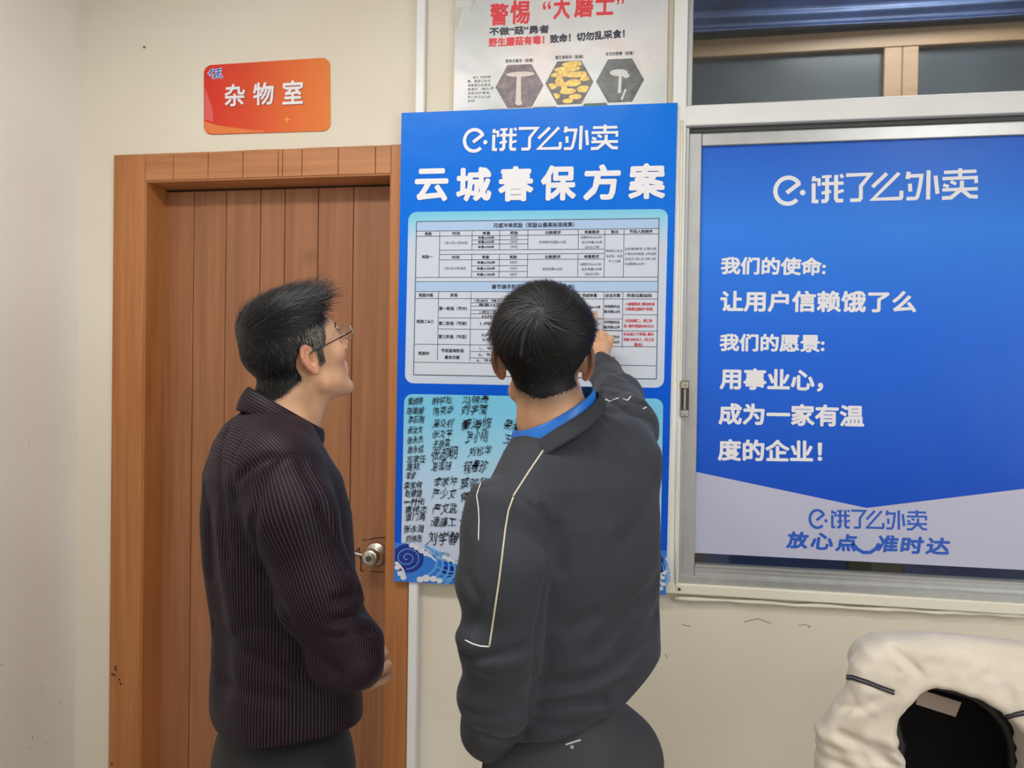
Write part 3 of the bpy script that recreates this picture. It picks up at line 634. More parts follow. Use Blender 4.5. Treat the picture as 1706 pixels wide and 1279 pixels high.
g = MB(); pxpoly(g, [(884, 183.2), (889, 178.3), (926, 177), (929, 181.6)], y); pxpoly(g, [(968, 180.4), (974, 172.5), (1010, 171), (1014, 178.8)], y); g.build('green_tab', mat('green_tab_print', (72, 106, 84), .4), nb, recalc=False)
y = pn.lay(); g = MB()
pxpoly(g, ell(867, 123.5, 24, 4.2, 20, -.04), y); pxpoly(g, [(861, 126), (868, 126), (868, 170), (859, 170)], y); pxpoly(g, ell(864, 171, 6, 4.5, 14), y)
g.build('mushroom_picture', M['cream'], nb, recalc=False)
g = MB()
for cx, cy, rx, ry in [(955, 106.5, 19, 4.5), (945, 115, 22, 5), (936, 124, 20, 4.5), (962, 124, 21, 5), (975, 131, 9, 4), (955, 138, 13, 6), (919, 144, 9, 5), (972, 148, 11, 6), (932, 136, 7, 8), (925, 160, 8, 5), (958, 161, 11, 4.5), (946, 152, 14, 5), (946, 168, 9, 4), (940, 146, 5, 10)]: pxpoly(g, [(min(max(a, 912+abs(b-137.5)*.5), 985-abs(b-137.5)*.5), b) for a, b in ell(cx, cy, rx, ry, 16, -.08)], y)
g.build('mushroom_picture', M['gold'], nb, recalc=False)
g = MB()
pxpoly(g, ell(1031, 121, 15, 5.8, 20, -.03), y); pxpoly(g, ell(1043, 126, 6, 4, 14), y); pxpoly(g, [(1031, 126), (1036, 126), (1034.5, 155), (1029, 155)], y); pxpoly(g, [(1041, 148), (1044, 149), (1037, 167), (1034, 165)], y)
g.build('mushroom_picture', M['wm'], nb, recalc=False)
# bits of clear tape holding the notice
M['tape'] = mat('clear_tape', (222, 224, 214), .15, **{'Alpha': .45})
g = MB()
for q in ([(755, 22), (764, 10), (770, 14), (762, 46), (757, 44)], [(783, 14), (790, -6), (796, 20), (790, 2), (785, 18)]): pxpoly(g, q, pn.lay())
g.build('tape', M['tape'], nb, recalc=False)

# ------------------------------------------------------------------ orange room sign above the door
SY = WY-.004
sg = tag(empty('room_sign', W(445, 220, SY)), 'small red-orange rounded storage-room sign on the wall above the door', 'sign')
sc_ = rrect((339.5, 109), (549, 95.5), (550, 217.5), (340, 224), 13)
sxa = W(340, 160, SY)[0]; sxb = W(550, 160, SY)[0]
MB().prism([W(x, y, SY) for x, y in sc_], .0035).build('plate', gradmat('sign_orange_print', [(0, (214, 58, 50)), (.35, (216, 82, 54)), (.7, (224, 112, 62)), (1, (226, 130, 66))], sxa, sxb, .4, axis=0), sg)
ps = Print(SY); y = ps.lay()
g = MB(); pxpoly(g, [(341, 145), (346, 158), (352, 174), (355, 188), (355.5, 203), (341, 199)], y); g.build('pink_swash', mat('pink_print', (222, 96, 92), .4), sg, recalc=False)
g = MB(); g2 = [(341, 204)]+[(341+k*12, 204+k*1.5+.2*k*k*.6) for k in range(1, 8)]
pxpoly(g, [(341, 202), (360, 208), (385, 212), (415, 216), (440, 217), (440, 220.5), (352, 223.3), (343, 219), (341, 214)], y); g.build('orange_swash', mat('orange_print', (224, 124, 56), .4), sg, recalc=False)
y = ps.lay(); M['sedge'] = mat('sign_edge_print', (150, 60, 56), .5)
for c_, x0, x1, yc, h in (('杂', 374, 408, 158.5, 37), ('物', 421.5, 456, 156, 38), ('室', 470.5, 505, 153.5, 40)):
    g = MB(); dk = MB(); text(g, c_, (x0, yc+.8), (x1, yc-.8), h, y-.0004, .022); text(dk, c_, (x0+1.2, yc+2), (x1+1.2, yc+.4), h, y, .022); dk.build('character_edge', M['sedge'], sg, recalc=False); g.build('character', M['wprint'], sg, recalc=False)
g = MB(); gb = MB()
for pts in ([(346, 124), (352, 119), (356, 114)], [(351, 116), (352, 128)], [(357, 118), (364, 116), (370, 115)], [(358, 122), (369, 120)], [(364, 114), (363, 131)], [(357, 128), (362, 124)], [(366, 124), (371, 130)], [(355, 132), (358, 124)]):
    pxribbon(g, pts, 4.2, y); pxribbon(gb, pts, 2.0, y-.0004)
g.build('emblem_edge', M['wprint'], sg, recalc=False); gb.build('emblem', mat('emblem_blue_print', (40, 96, 190), .4), sg, recalc=False)
g = MB(); c0 = (478, 199); g_p = []
for k in range(8):
    r_ = 7 if k % 2 == 0 else 2.2; g_p.append((c0[0]+r_*math.sin(k*PI/4), c0[1]-r_*math.cos(k*PI/4)))
pxpoly(g, g_p, y); g.build('sparkle', mat('sparkle_print', (240, 150, 50), .4), sg, recalc=False)

# ------------------------------------------------------------------ blue mission poster stuck on the sliding window
MY = WY+.018
mp = tag(empty('window_poster', W(1430, 935, MY)), 'wide royal blue mission poster stuck on the sliding window sash', 'poster')
xr_ = wR-.12
def MW(px, py): return W(px, py, MY)
tl = MW(1165, 248); bl = MW(1155.2, 920); 
zTop = MW(1500, 232)[2]; zBot = MW(1500, 938.5)[2]
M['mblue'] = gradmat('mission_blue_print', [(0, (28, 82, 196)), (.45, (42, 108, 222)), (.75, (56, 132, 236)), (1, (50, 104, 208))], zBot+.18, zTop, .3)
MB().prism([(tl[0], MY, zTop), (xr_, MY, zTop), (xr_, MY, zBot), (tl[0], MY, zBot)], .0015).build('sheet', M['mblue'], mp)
pm = Print(MY); y = pm.lay()
v0 = MW(1155, 785); v1 = W(1444, 846, y); v2 = MW(1706, 814)
M['mgrey'] = mat('pale_grey_print', (186, 188, 210), .35)
g = MB(); k_ = (v2[2]-v1[2])/(v2[0]-v1[0])
g.poly([(tl[0], y, v0[2]), (v1[0], y, v1[2]), (xr_, y, v1[2]+k_*(xr_-v1[0])), (xr_, y, zBot), (tl[0], y, zBot)]); g.build('pale_foot', M['mgrey'], mp, recalc=False)
y = pm.lay(); g = MB()
logo(g, (1288, 317), (1630, 305), 54, y); g.build('logo', M['wprint'], mp, recalc=False)
g = MB()
for s, x0, x1, y0_, y1_, h in (('我们的使命:', 1201, 1376, 442, 444, 30), ('让用户信赖饿了么', 1200, 1527, 501.5, 502.5, 36), ('我们的愿景:', 1199, 1374, 570, 572, 30), ('用事业心，', 1199, 1372, 631, 634, 37), ('成为一家有温', 1197, 1440, 689, 693, 37), ('度的企业！', 1196, 1370, 749, 752, 37)):
    g = MB(); text(g, s, (x0, y0_), (x1, y1_), h, y, .036); g.build('text_line', M['wprint'], mp, recalc=False)
M['bprint'] = mat('blue_lettering_print', (34, 88, 190), .4)
g = MB(); logo(g, (1347, 863), (1545, 867), 36, y)
for c_, x0, x1, yc in (('放', 1311, 1347, 899), ('心', 1351, 1389, 901), ('点', 1393, 1428, 903.5), ('准', 1462, 1497, 905), ('时', 1501, 1539, 907.5), ('达', 1543, 1583, 909)): text(g, c_, (x0, yc), (x1, yc+1), 29, y, .045, shear=.15)
pxribbon(g, [(1421, 905), (1428, 914), (1438, 920), (1450, 920), (1459, 914), (1465, 905)], 6, y)
g.build('slogan_lettering', M['bprint'], mp, recalc=False)
for o in S.objects:
    if o.parent and o.name.split('.')[0] in ['table_lines', 'table_lettering', 'signatures', 'red_lettering', 'black_lettering', 'wave_print', 'wave_line_print', 'wave_foam_print', 'mushroom_picture', 'slogan_lettering', 'logo', 'emblem', 'emblem_edge', 'table_band', 'green_tab']: o['kind'] = 'stuff'
#@@PEOPLE0
# ------------------------------------------------------------------ implicit surfaces for bodies and clothes
def unit(v): v = np.array(v, float); return v/np.linalg.norm(v)
def smin(a, b, k):
    h = np.clip(.5+.5*(b-a)/k, 0, 1); return b*(1-h)+a*h-k*h*(1-h)
def smax(a, b, k): return -smin(-a, -b, k)
def cone(P, a, b, ra, rb=None):
    rb = ra if rb is None else rb; a = np.asarray(a, float); ba = np.asarray(b, float)-a
    t = np.clip(((P-a)@ba)/(ba@ba), 0, 1); return np.linalg.norm(P-a-t[:, None]*ba, axis=1)-(ra+(rb-ra)*t)
def ellip(P, c, r, R=None):
    p = P-np.asarray(c, float)
    if R is not None: p = p@R
    r = np.asarray(r, float); k0 = np.linalg.norm(p/r, axis=1); k1 = np.linalg.norm(p/(r*r), axis=1)
    return k0*(k0-1)/np.maximum(k1, 1e-6)
def chain(P, pts, rs, k=.012):
    d = None
    for i in range(len(pts)-1):
        e = cone(P, pts[i], pts[i+1], rs[i], rs[i+1]); d = e if d is None else smin(d, e, k)
    return d
def loft(P, secs, R, k=None):
    """secs: (centre xyz, a lateral, b depth) from top to bottom; R columns = lateral, forward, up"""
    z = P[:, 2]; zs = np.array([s[0][2] for s in secs]); o = np.argsort(zs); zs = zs[o]
    def ip(v): return np.interp(z, zs, np.array(v)[o])
    cx = ip([s[0][0] for s in secs]); cy = ip([s[0][1] for s in secs]); a = ip([s[1] for s in secs]); b = ip([s[2] for s in secs])
    q = np.stack([P[:, 0]-cx, P[:, 1]-cy], 1); u = q@R[:2, 0]; v = q@R[:2, 1]
    n = 2.3; k0 = (np.abs(u/a)**n+np.abs(v/b)**n)**(1/n); rr = np.hypot(u, v)
    d = np.where(k0 > 1e-4, rr*(1-1/np.maximum(k0, 1e-4)), -np.minimum(a, b))
    d = np.maximum(d, -np.minimum(a, b))
    return smax(d, np.maximum(z-zs[-1], zs[0]-z), .03)
def crease(P, pts, depth, width, d=0):
    """a valley (depth > 0) or ridge (depth < 0) following the polyline"""
    m = None
    for i in range(len(pts)-1):
        e = cone(P, pts[i], pts[i+1], 0, 0); m = e if m is None else np.minimum(m, e)
    return depth*np.exp(-(m/width)**2)

def surface(f, lo, hi, h):
    """naive surface nets over the zero set of f, evaluated only near the surface"""
    lo = np.array(lo, float); H = 6*h; nc = np.ceil((np.array(hi)-lo)/H).astype(int)
    g = np.stack(np.meshgrid(*[np.arange(n+1) for n in nc], indexing='ij'), -1); P = lo+g.reshape(-1, 3)*H
    F = f(P).reshape(nc+1)
    n = nc*6+1; V = np.full(n, 1.0, np.float32)
    # coarse fill by sign, refine the cells near the surface
    near = np.zeros(nc, bool); m = np.abs(F) < H*1.35
    sg = F < 0
    for dx in (0, 1):
        for dy in (0, 1):
            for dz in (0, 1):
                sl = (slice(dx, nc[0]+dx), slice(dy, nc[1]+dy), slice(dz, nc[2]+dz)); near |= m[sl]; near |= (sg[sl] != sg[:-1, :-1, :-1])
    V[:] = np.where(np.repeat(np.repeat(np.repeat(sg, 6, 0), 6, 1), 6, 2)[:n[0], :n[1], :n[2]], -1, 1)
    idx = np.argwhere(near); off = np.stack(np.meshgrid(*[np.arange(7)]*3, indexing='ij'), -1).reshape(-1, 3)
    flag = np.zeros(n, bool)
    for s in range(0, len(idx), 4000):
        q = (idx[s:s+4000, None]*6+off[None]).reshape(-1, 3); flag[q[:, 0], q[:, 1], q[:, 2]] = True
    q = np.argwhere(flag)
    for s in range(0, len(q), 400000):
        c = q[s:s+400000]; V[c[:, 0], c[:, 1], c[:, 2]] = f(lo+c*h)
    I = V < 0; A = np.zeros(n-1, int); acc = np.zeros((*(n-1), 3), np.float32); cnt = np.zeros(n-1, np.int16)
    cs = [(x, y, z) for x in (0, 1) for y in (0, 1) for z in (0, 1)]
    sl = lambda c: tuple(slice(c[i], n[i]-1+c[i]) for i in range(3))
    for c in cs:
        for ax in range(3):
            if c[ax]: continue
            c2 = list(c); c2[ax] = 1; a, b = V[sl(c)], V[sl(c2)]; cr = (a < 0) != (b < 0)
            w_ = np.argwhere(cr); av = a[cr]; bv = b[cr]; t = np.clip(av/(av-bv), 0, 1); p = np.tile(np.array(c, np.float32), (len(w_), 1)); p[:, ax] += t
            np.add.at(cnt, tuple(w_.T), 1); acc[tuple(w_.T)] += p
    act = cnt > 0; ids = -np.ones(n-1, int); ca = np.argwhere(act); ids[act] = np.arange(len(ca))
    verts = lo+(ca+acc[act]/cnt[act][:, None])*h; faces = []
    for ax in range(3):
        b1, b2 = [(1, 2), (2, 0), (0, 1)][ax]
        s0 = [slice(1, n[i]-1) for i in range(3)]; s0[ax] = slice(0, n[ax]-1); s1 = list(s0); s1[ax] = slice(1, n[ax])
        a = I[tuple(s0)]; b = I[tuple(s1)]; w_ = np.argwhere(a != b); inside = a[a != b]
        w_ = w_+np.array([s.start for s in s0]); e1 = np.zeros(3, int); e1[b1] = 1; e2 = np.zeros(3, int); e2[b2] = 1
        v00 = ids[tuple((w_-e1-e2).T)]; v10 = ids[tuple((w_-e2).T)]; v11 = ids[tuple(w_.T)]; v01 = ids[tuple((w_-e1).T)]
        qd = np.stack([v00, v10, v11, v01], 1); qd[~inside] = qd[~inside][:, ::-1]; faces.append(qd)
    fa = np.concatenate(faces); fa = fa[(fa >= 0).all(1)]
    return verts, fa
def npmesh(name, v, f, mat_, parent=None, smooth=True):
    me = bpy.data.meshes.new(name); nf = len(f); k = f.shape[1]
    me.vertices.add(len(v)); me.vertices.foreach_set('co', v.astype(np.float32).ravel())
    me.loops.add(nf*k); me.loops.foreach_set('vertex_index', f.astype(np.int32).ravel())
    me.polygons.add(nf); me.polygons.foreach_set('loop_start', np.arange(nf, dtype=np.int32)*k)
    me.update(calc_edges=True); me.validate()
    return link(name, me, mat_, parent, smooth)
def setattr_v(me, name, vals, dom='POINT'):
    a = me.attributes.new(name, 'FLOAT', dom); a.data.foreach_set('value', np.asarray(vals, np.float32).ravel())
def grad(f, P, e=.002):
    g = np.stack([f(P+np.eye(3)[i]*e)-f(P-np.eye(3)[i]*e) for i in range(3)], 1); return g/np.maximum(np.linalg.norm(g, axis=1), 1e-9)[:, None]
def trace(f, px, py, t0=.6, t1=3.0):
    """first hit of pixel rays with the surface f"""
    d = np.array([unit(ray(a, b)) for a, b in zip(px, py)]); t = np.full(len(d), t0)
    for _ in range(90):
        v = f(CAM+d*t[:, None]); t = np.minimum(t+np.clip(v*.7, -.01, .1), t1)
    ok = np.abs(f(CAM+d*t[:, None])) < .004
    return (CAM+d*t[:, None])[ok]
def frame(bearing, pitch=0, roll=0):
    b = math.radians(bearing); p = math.radians(pitch); r = math.radians(roll)
    F = np.array([math.sin(b), math.cos(b), 0]); R_ = np.array([math.cos(b), -math.sin(b), 0]); U = np.array([0, 0, 1.])
    F2 = F*math.cos(p)+U*math.sin(p); U2 = -F*math.sin(p)+U*math.cos(p)
    R3 = R_*math.cos(r)+U2*math.sin(r); U3 = np.cross(R3, F2)
    return np.stack([R3, F2, U3], 1)          # columns right, forward, up

def head_sdf(p):
    """head in its own frame: x right, y forward, z up, origin between the ears; metres"""
    x = np.abs(p[:, 0]); q = p.copy(); q[:, 0] = x
    d = ellip(q, (0, .000, .050), (.075, .091, .080))
    d = smin(d, ellip(q, (0, -.024, .030), (.068, .064, .064)), .03)
    d = smin(d, ellip(q, (0, .030, -.005), (.062, .062, .090)), .03)
    d = smin(d, ellip(q, (0, .036, -.062), (.050, .048, .040)), .025)
    d = smin(d, ellip(q, (0, .080, -.096), (.020, .014, .013)), .02)         # chin
    d = smin(d, cone(q, (.050, .015, -.058), (.022, .070, -.090), .017, .014), .02)  # jaw line
    d = smin(d, cone(q, (.0, .088, .040), (.034, .078, .040), .010, .008), .018)     # brow
    d = smin(d, ellip(q, (.040, .066, -.012), (.021, .020, .022)), .018)    # cheek
    d = smax(d, -ellip(q, (.031, .104, .022), (.017, .018, .013)), .012)    # eye socket
    d = smin(d, ellip(q, (.031, .079, .021), (.0135, .0125, .0115)), .004)
    d = smin(d, cone(q, (0, .092, .032), (0, .112, -.006), .0070, .0105), .010)      # nose
    d = smin(d, ellip(q, (.012, .103, -.014), (.0085, .0095, .0075)), .006)
    d = smax(d, -ellip(q, (.0065, .105, -.0225), (.0035, .005, .004)), .003)
    d = smin(d, ellip(q, (0, .083, -.050), (.027, .016, .020)), .014)
    d = smin(d, cone(q, (0, .0975, -.046), (.021, .087, -.048), .0048, .0028), .004)  # lips
    d = smin(d, cone(q, (0, .0965, -.057), (.019, .087, -.056), .0056, .0030), .004)
    d = d+.0030*np.exp(-((q[:, 2]+.0515)/.0016)**2)*(q[:, 0] < .024)*(q[:, 1] > .07)
    # ear
    e = q-np.array([.074, -.014, .002]); a = math.radians(28)
    ex = e[:, 0]*math.cos(a)+e[:, 1]*math.sin(a); ey = -e[:, 0]*math.sin(a)+e[:, 1]*math.cos(a)   # flares backward
    t = math.radians(-12); ey2 = ey*math.cos(t)-e[:, 2]*math.sin(t); ez = ey*math.sin(t)+e[:, 2]*math.cos(t)
    E = np.stack([ex, ey2, ez], 1)
    wd = np.clip(.0175+.12*(ez), .009, .021)
    rr = np.sqrt((ey2/wd*.0175)**2+(ez*.0175/.031)**2)
    disc = np.sqrt(np.maximum(rr-.0175, 0)**2+np.maximum(np.abs(ex-.006)-.0018, 0)**2)-.0016
    rim = np.sqrt((rr-.0160)**2+(ex-.0085)**2)-.0030; rim = np.where(ez < -.018, rim+.002, rim)
    anti = np.sqrt((np.sqrt(((ey2-.001)/.0095)**2+((ez-.000)/.017)**2)*.0095-.0095)**2+(ex-.0075)**2)-.0022
    ear = smin(smin(disc, rim, .0025), anti, .0025)
    ear = smin(ear, ellip(E, (.006, .004, -.026), (.0042, .008, .009)), .004)
    ear = smin(ear, ellip(E, (-.001, -.001, 0), (.011, .010, .018)), .006)
    ear = smax(ear, -ellip(E, (.0095, .003, -.002), (.007, .0065, .0105)), .003)
    ear = smin(ear, ellip(E, (.0065, .0115, -.005), (.004, .0035, .0055)), .003)     # tragus
    near = (np.abs(ez) < .06) & (np.abs(ey) < .06)
    d = np.where(near, smin(d, ear, .004), d)
    return d
def hand_sdf(P, wrist, fwd, back, thumb_side, curls, spread=.06, thumb=.5, s=1.0, ths=None):
    """wrist point, fwd along the fingers, back of the hand normal; thumb_side = +1/-1 across"""
    f = unit(fwd); bk = np.array(back, float); bk = unit(bk-f*(bk@f)); ac = np.cross(f, bk)*thumb_side
    L = lambda x, y, z: np.array(wrist)+s*(ac*x+f*y+bk*z)
    d = smin(cone(P, L(.018, .035, 0), L(.026, .084, 0), .015*s, .013*s), cone(P, L(-.016, .035, -.002), L(-.026, .078, -.002), .0145*s, .0115*s), .014)
    d = smin(d, cone(P, L(0, .03, 0), L(.002, .084, .001), .017*s, .0135*s), .012)
    d = smin(d, cone(P, L(0, -.05, 0), L(0, .03, 0), .0235*s, .019*s), .015)
    Ls = [(.044, .026, .020), (.048, .030, .021), (.044, .028, .020), (.034, .021, .018)]
    for i in range(4):
        x = .028-.0185*i; k = np.array([x, .088-.004*abs(i-1)-(.006 if i == 3 else 0), 0]); ang = 0; pts = [L(*k)]; dr = (1.5-i)*spread
        for j in range(3):
            ang += curls[i]*(1.0, 1.15, .8)[j]
            k = k+Ls[i][j]*np.array([math.sin(dr)*math.cos(ang), math.cos(ang)*math.cos(dr), -math.sin(ang)]); pts.append(L(*k))
        r0 = (.0095, .0098, .0092, .0082)[i]*s
        d = smin(d, chain(P, pts, [r0, r0*.93, r0*.86, r0*.78], .003), .005)
    t = thumb; pts = [L(.018, .022, -.004), L(.040, .046, -.012), L(.048+.012*(1-t), .078, -.016-.012*t), L(.044+.018*(1-t)-.012*t, .104-.006*t, -.020-.016*t)]
    d = smin(d, chain(P, pts, [.014*s, .0115*s, .0100*s, .0080*s], .004), .008)
    return d

def skin():
    t = NT('skin'); at = t.node('ShaderNodeAttribute', attribute_name='flush'); hr = t.node('ShaderNodeAttribute', attribute_name='stubble')
    n = t.noise(t.coord(), 35, 4)
    a = t.ramp(n, [(.3, lin((196, 148, 112))), (.7, lin((212, 166, 130)))])
    c = t.mix(at.outputs['Fac'], a, lin((206, 112, 92))); 
    n2 = t.noise(t.coord(), 900, 2, .6); m = t.math('MULTIPLY', hr.outputs['Fac'], t.ramp(n2, [(.25, (1, 1, 1)), (.85, (.72, .72, .72))]))
    t.l(t.mix(m, c, lin((36, 34, 34))), t.b.inputs['Base Color']); t.b.inputs['Roughness'].default_value = .48
    t.b.inputs['Subsurface Weight'].default_value = .12; t.b.inputs['Subsurface Radius'].default_value = (.012, .005, .003); t.b.inputs['Subsurface Scale'].default_value = .4
    t.bump(t.noise(t.coord(), 420, 3), .12, .0006); return t.m
M['skin'] = skin()
def hairm(name, c, g):
    t = NT(name); a = t.node('ShaderNodeAttribute', attribute_name='grey'); t.l(t.mix(a.outputs['Fac'], lin(c), lin(g)), t.b.inputs['Base Color'])
    t.b.inputs['Roughness'].default_value = .5; t.b.inputs['Specular IOR Level'].default_value = .32; return t.m
M['hair'] = hairm('black_hair', (15, 15, 17), (150, 142, 132))
class Ribs:
    """fine hair as thin tapering three-sided blades"""
    def __init__(s): s.v = []; s.f = []; s.g = []
    def add(s, pts, nrm, w_, grey):
        # pts (N,K,3) strand points, nrm (N,3) facing, w_ (N,) width
        N, K, _ = pts.shape; t = np.gradient(pts, axis=1); sd = np.cross(t, nrm[:, None, :]); sd /= np.maximum(np.linalg.norm(sd, axis=2), 1e-9)[..., None]
        prof = np.linspace(1, .25, K)[None, :, None]; a = pts-sd*w_[:, None, None]*prof/2; b = pts+sd*w_[:, None, None]*prof/2
        base = sum(len(x) for x in s.v); V = np.stack([a, b], 2).reshape(-1, 3); i = np.arange(N)[:, None]*K*2+np.arange(K-1)[None]*2+base; i = i.ravel()
        s.v.append(V); s.f.append(np.stack([i, i+1, i+3, i+2], 1)); s.g.append(np.repeat(grey, K*2))
    def build(s, name, m, parent):
        o = npmesh(name, np.concatenate(s.v), np.concatenate(s.f), m, parent); setattr_v(o.data, 'grey', np.concatenate(s.g)); return o

def make_head_fn(HC, HR, sc=1.0):
    def f(P):
        q = (P-HC)@HR/sc; r = np.linalg.norm(q, axis=1); d = r*sc-.13
        m = r < .2
        if m.any(): d[m] = head_sdf(q[m])*sc
        return d
    return f
def near_fn(fn, c, R_):
    """evaluate fn only within R_ of c"""
    def g(P):
        r = np.linalg.norm(P-c, axis=1); d = r-R_*.72; m = r < R_
        if m.any(): d[m] = fn(P[m])
        return d
    return g

# ------------------------------------------------------------------ the man on the left: dark striped shirt, face turned to the board
oL = W(458, 900, 1.30); oL[2] = 0
BL = frame(50); nR = BL[:, 0]; nF = BL[:, 1]
def LQ(px, py, r=0.0): return Q(px, py, oL, nR, r)
fh = None
def lsec(py, xb, xf, a):
    p1 = LQ(xb, py); p2 = LQ(xf, py); dist = p1[1]; h = unit(np.array([CR[0], CR[1], 0])); wd = abs((p2-p1)@nF)/2*abs(nF@h)
    c = (p1+p2)/2; vd = unit([c[0], c[1], 0]); wd = abs((p2-p1)@nF)/2*abs(nF@np.array([vd[1], -vd[0], 0])); h = np.array([vd[1], -vd[0], 0]); b = math.sqrt(max(.05**2, wd**2-(abs(nR@h)*a)**2))/abs(nF@h)
    return (c, a, b)
secL = [lsec(1262, 358, 590, .158), lsec(1235, 352, 597, .166), lsec(1190, 346, 597, .170), lsec(1130, 345, 594, .170), lsec(1060, 353, 588, .166), lsec(1000, 347, 585, .168),
        lsec(930, 337, 583, .172), lsec(850, 332, 577, .178), lsec(790, 334, 562, .172), lsec(740, 352, 532, .140), lsec(705, 376, 515, .110), lsec(690, 394, 505, .09)]
HRL = frame(40, 23, 0); HCL = LQ(495, 599, .0)
neckL = LQ(462, 716)
shR = LQ(462, 772, .150); shLf = LQ(452, 772, -.150)
elR = LQ(552, 1080, .215); wrR = LQ(590, 1088, .035)
elL = LQ(510, 1060, -.205); wrL = LQ(588, 1080, -.06)
headL = make_head_fn(HCL, HRL, .885)
SL = .885
hl_ = lambda x, y, z: HCL+SL*(HRL@np.array([x, y, z]))
hand1 = near_fn(lambda P: hand_sdf(P, wrR, (-nR*.9+nF*.15+np.array([0, 0, -.1])), nF, 1, [.5, .55, .6, .65], .03, .7), wrR-nR*.06, .2)
hand2 = near_fn(lambda P: hand_sdf(P, wrL, (nR*.9+nF*.35+np.array([0, 0, .1])), nF, -1, [.5, .55, .6, .6], .03, .7), wrL+nR*.06, .2)
def neckfnL(P): return smin(cone(P, hl_(0, -.022, -.015), neckL, .047, .056), cone(P, hl_(0, .018, -.060), neckL+nF*.022, .034, .046), .03)
def bodyL(P):
    d = headL(P)
    d = smin(d, neckfnL(P), .014)
    d = smin(d, chain(P, [neckL, LQ(455, 860), LQ(462, 1000), LQ(468, 1150)], [.055, .050, .050, .050], .05), .03)
    for s_, e_, w_, hd in ((shR, elR, wrR, hand1), (shLf, elL, wrL, hand2)):
        d = smin(d, chain(P, [LQ(455, 800)]+([LQ(468, 800, .12), LQ(492, 860, .165), LQ(535, 990, .20)] if hd is hand1 else [s_+np.array([0, 0, -.03]), LQ(500, 940, -.20)])+[e_, w_], [.045, .038, .036]+([.036] if hd is hand1 else [])+[.030, .022], .02), .03)
        d = smin(d, hd(P), .01)
    return d
def skin_attrs(o, HC, HR, sc, hairf):
    me = o.data; n = len(me.vertices); v = np.empty(n*3, np.float32); me.vertices.foreach_get('co', v); v = v.reshape(-1, 3).astype(float)
    q = (v-HC)@HR/sc; x = np.abs(q[:, 0])
    fl = np.clip((x-.071)/.012, 0, 1)*.35*(np.linalg.norm(q, axis=1) < .12)
    fl = np.maximum(fl, .45*np.exp(-((x-.040)**2+(q[:, 1]-.085)**2+(q[:, 2]+.012)**2)/.018**2))
    lip = (np.abs(q[:, 2]+.0515) < .0115*(1-(x/.026)**2)) & (q[:, 1] > .085) & (x < .025); fl = np.maximum(fl, lip*.7)
    fl = np.maximum(fl, .5*np.exp(-((x)**2+(q[:, 1]-.115)**2+(q[:, 2]+.01)**2)/.014**2))
    setattr_v(me, 'flush', fl); setattr_v(me, 'stubble', np.clip(hairf(q), 0, 1)*(np.linalg.norm(q, axis=1) < .2)); return q
def sm(x, a, b): t = np.clip((x-a)/(b-a), 0, 1); return t*t*(3-2*t)
def hairmaskL(q):
    """1 where the scalp carries hair"""
    x, y, z = np.abs(q[:, 0]), q[:, 1], q[:, 2]
    top = sm(z-.066, -.006, .006)*(1-sm(y, .060, .070))
    temple = sm(z-(.012+.9*np.maximum(y-.028, 0)), -.006, .008)*(1-sm(y-.040-.28*(z-.02), -.003, .008))
    burn = sm(z, -.022, -.012)*(1-sm(np.abs(y-.020), .006, .011))*(z < .03)
    back = sm(-y, .022, .032)*sm(z-(-.050+.35*(y+.08)), -.010, .012)
    ear = np.sqrt(((y+.010)/.024)**2+((z-.000)/.034)**2); 
    m = np.maximum(np.maximum(top, temple), np.maximum(burn*.75, back)); return m*sm(ear, .9, 1.1)
def hairmaskR(q):
    x, y, z = np.abs(q[:, 0]), q[:, 1], q[:, 2]
    top = sm(z, .055, .065)*(1-sm(y, .078, .088)); temple = sm(z, .010, .020)*(1-sm(y, .045, .055))
    back = sm(-y, .004, .014)*sm(z-(-.050+.25*x), -.018, .018)
    burn = sm(z, -.026, -.016)*(1-sm(np.abs(y-.020), .006, .012))*(z < .03)
    ear = np.sqrt(((y+.014)/.028)**2+((z-.002)/.036)**2)
    return np.maximum(np.maximum(top, temple), np.maximum(back, burn*.7))*sm(ear, .9, 1.1)
def cap_mesh(name, hf, HC, HR, sc, mask, thick, mat_, parent):
    def f(P):
        q = (P-HC)@HR/sc; base = ellip(q, (0, .000, .050), (.075, .091, .080)); base = smin(base, ellip(q, (0, -.024, .030), (.068, .064, .064)), .03)
        base = smin(base, ellip(q, (0, .030, -.005), (.062, .062, .090)), .03)
        base = smin(base, hf(P)/sc, .014)
        th = thick(q)*np.clip(mask(q), 0, 1)-.0035*(1-np.clip(mask(q)*2, 0, 1))
        return (base-th)*sc
    c = HR@np.array([0, 0, .02])+HC
    v, fa = surface(f, c-.17, c+.17, .003)
    q = (v-HC)@HR/sc; keep = (mask(q) > .5)
    fk = keep[fa].all(1) & (np.linalg.norm(q[fa].mean(1), axis=1) < .18); fa = fa[fk]; used = np.unique(fa); mp_ = -np.ones(len(v), int); mp_[used] = np.arange(len(used))
    o = npmesh(name, v[used], mp_[fa], mat_, parent); return o, f
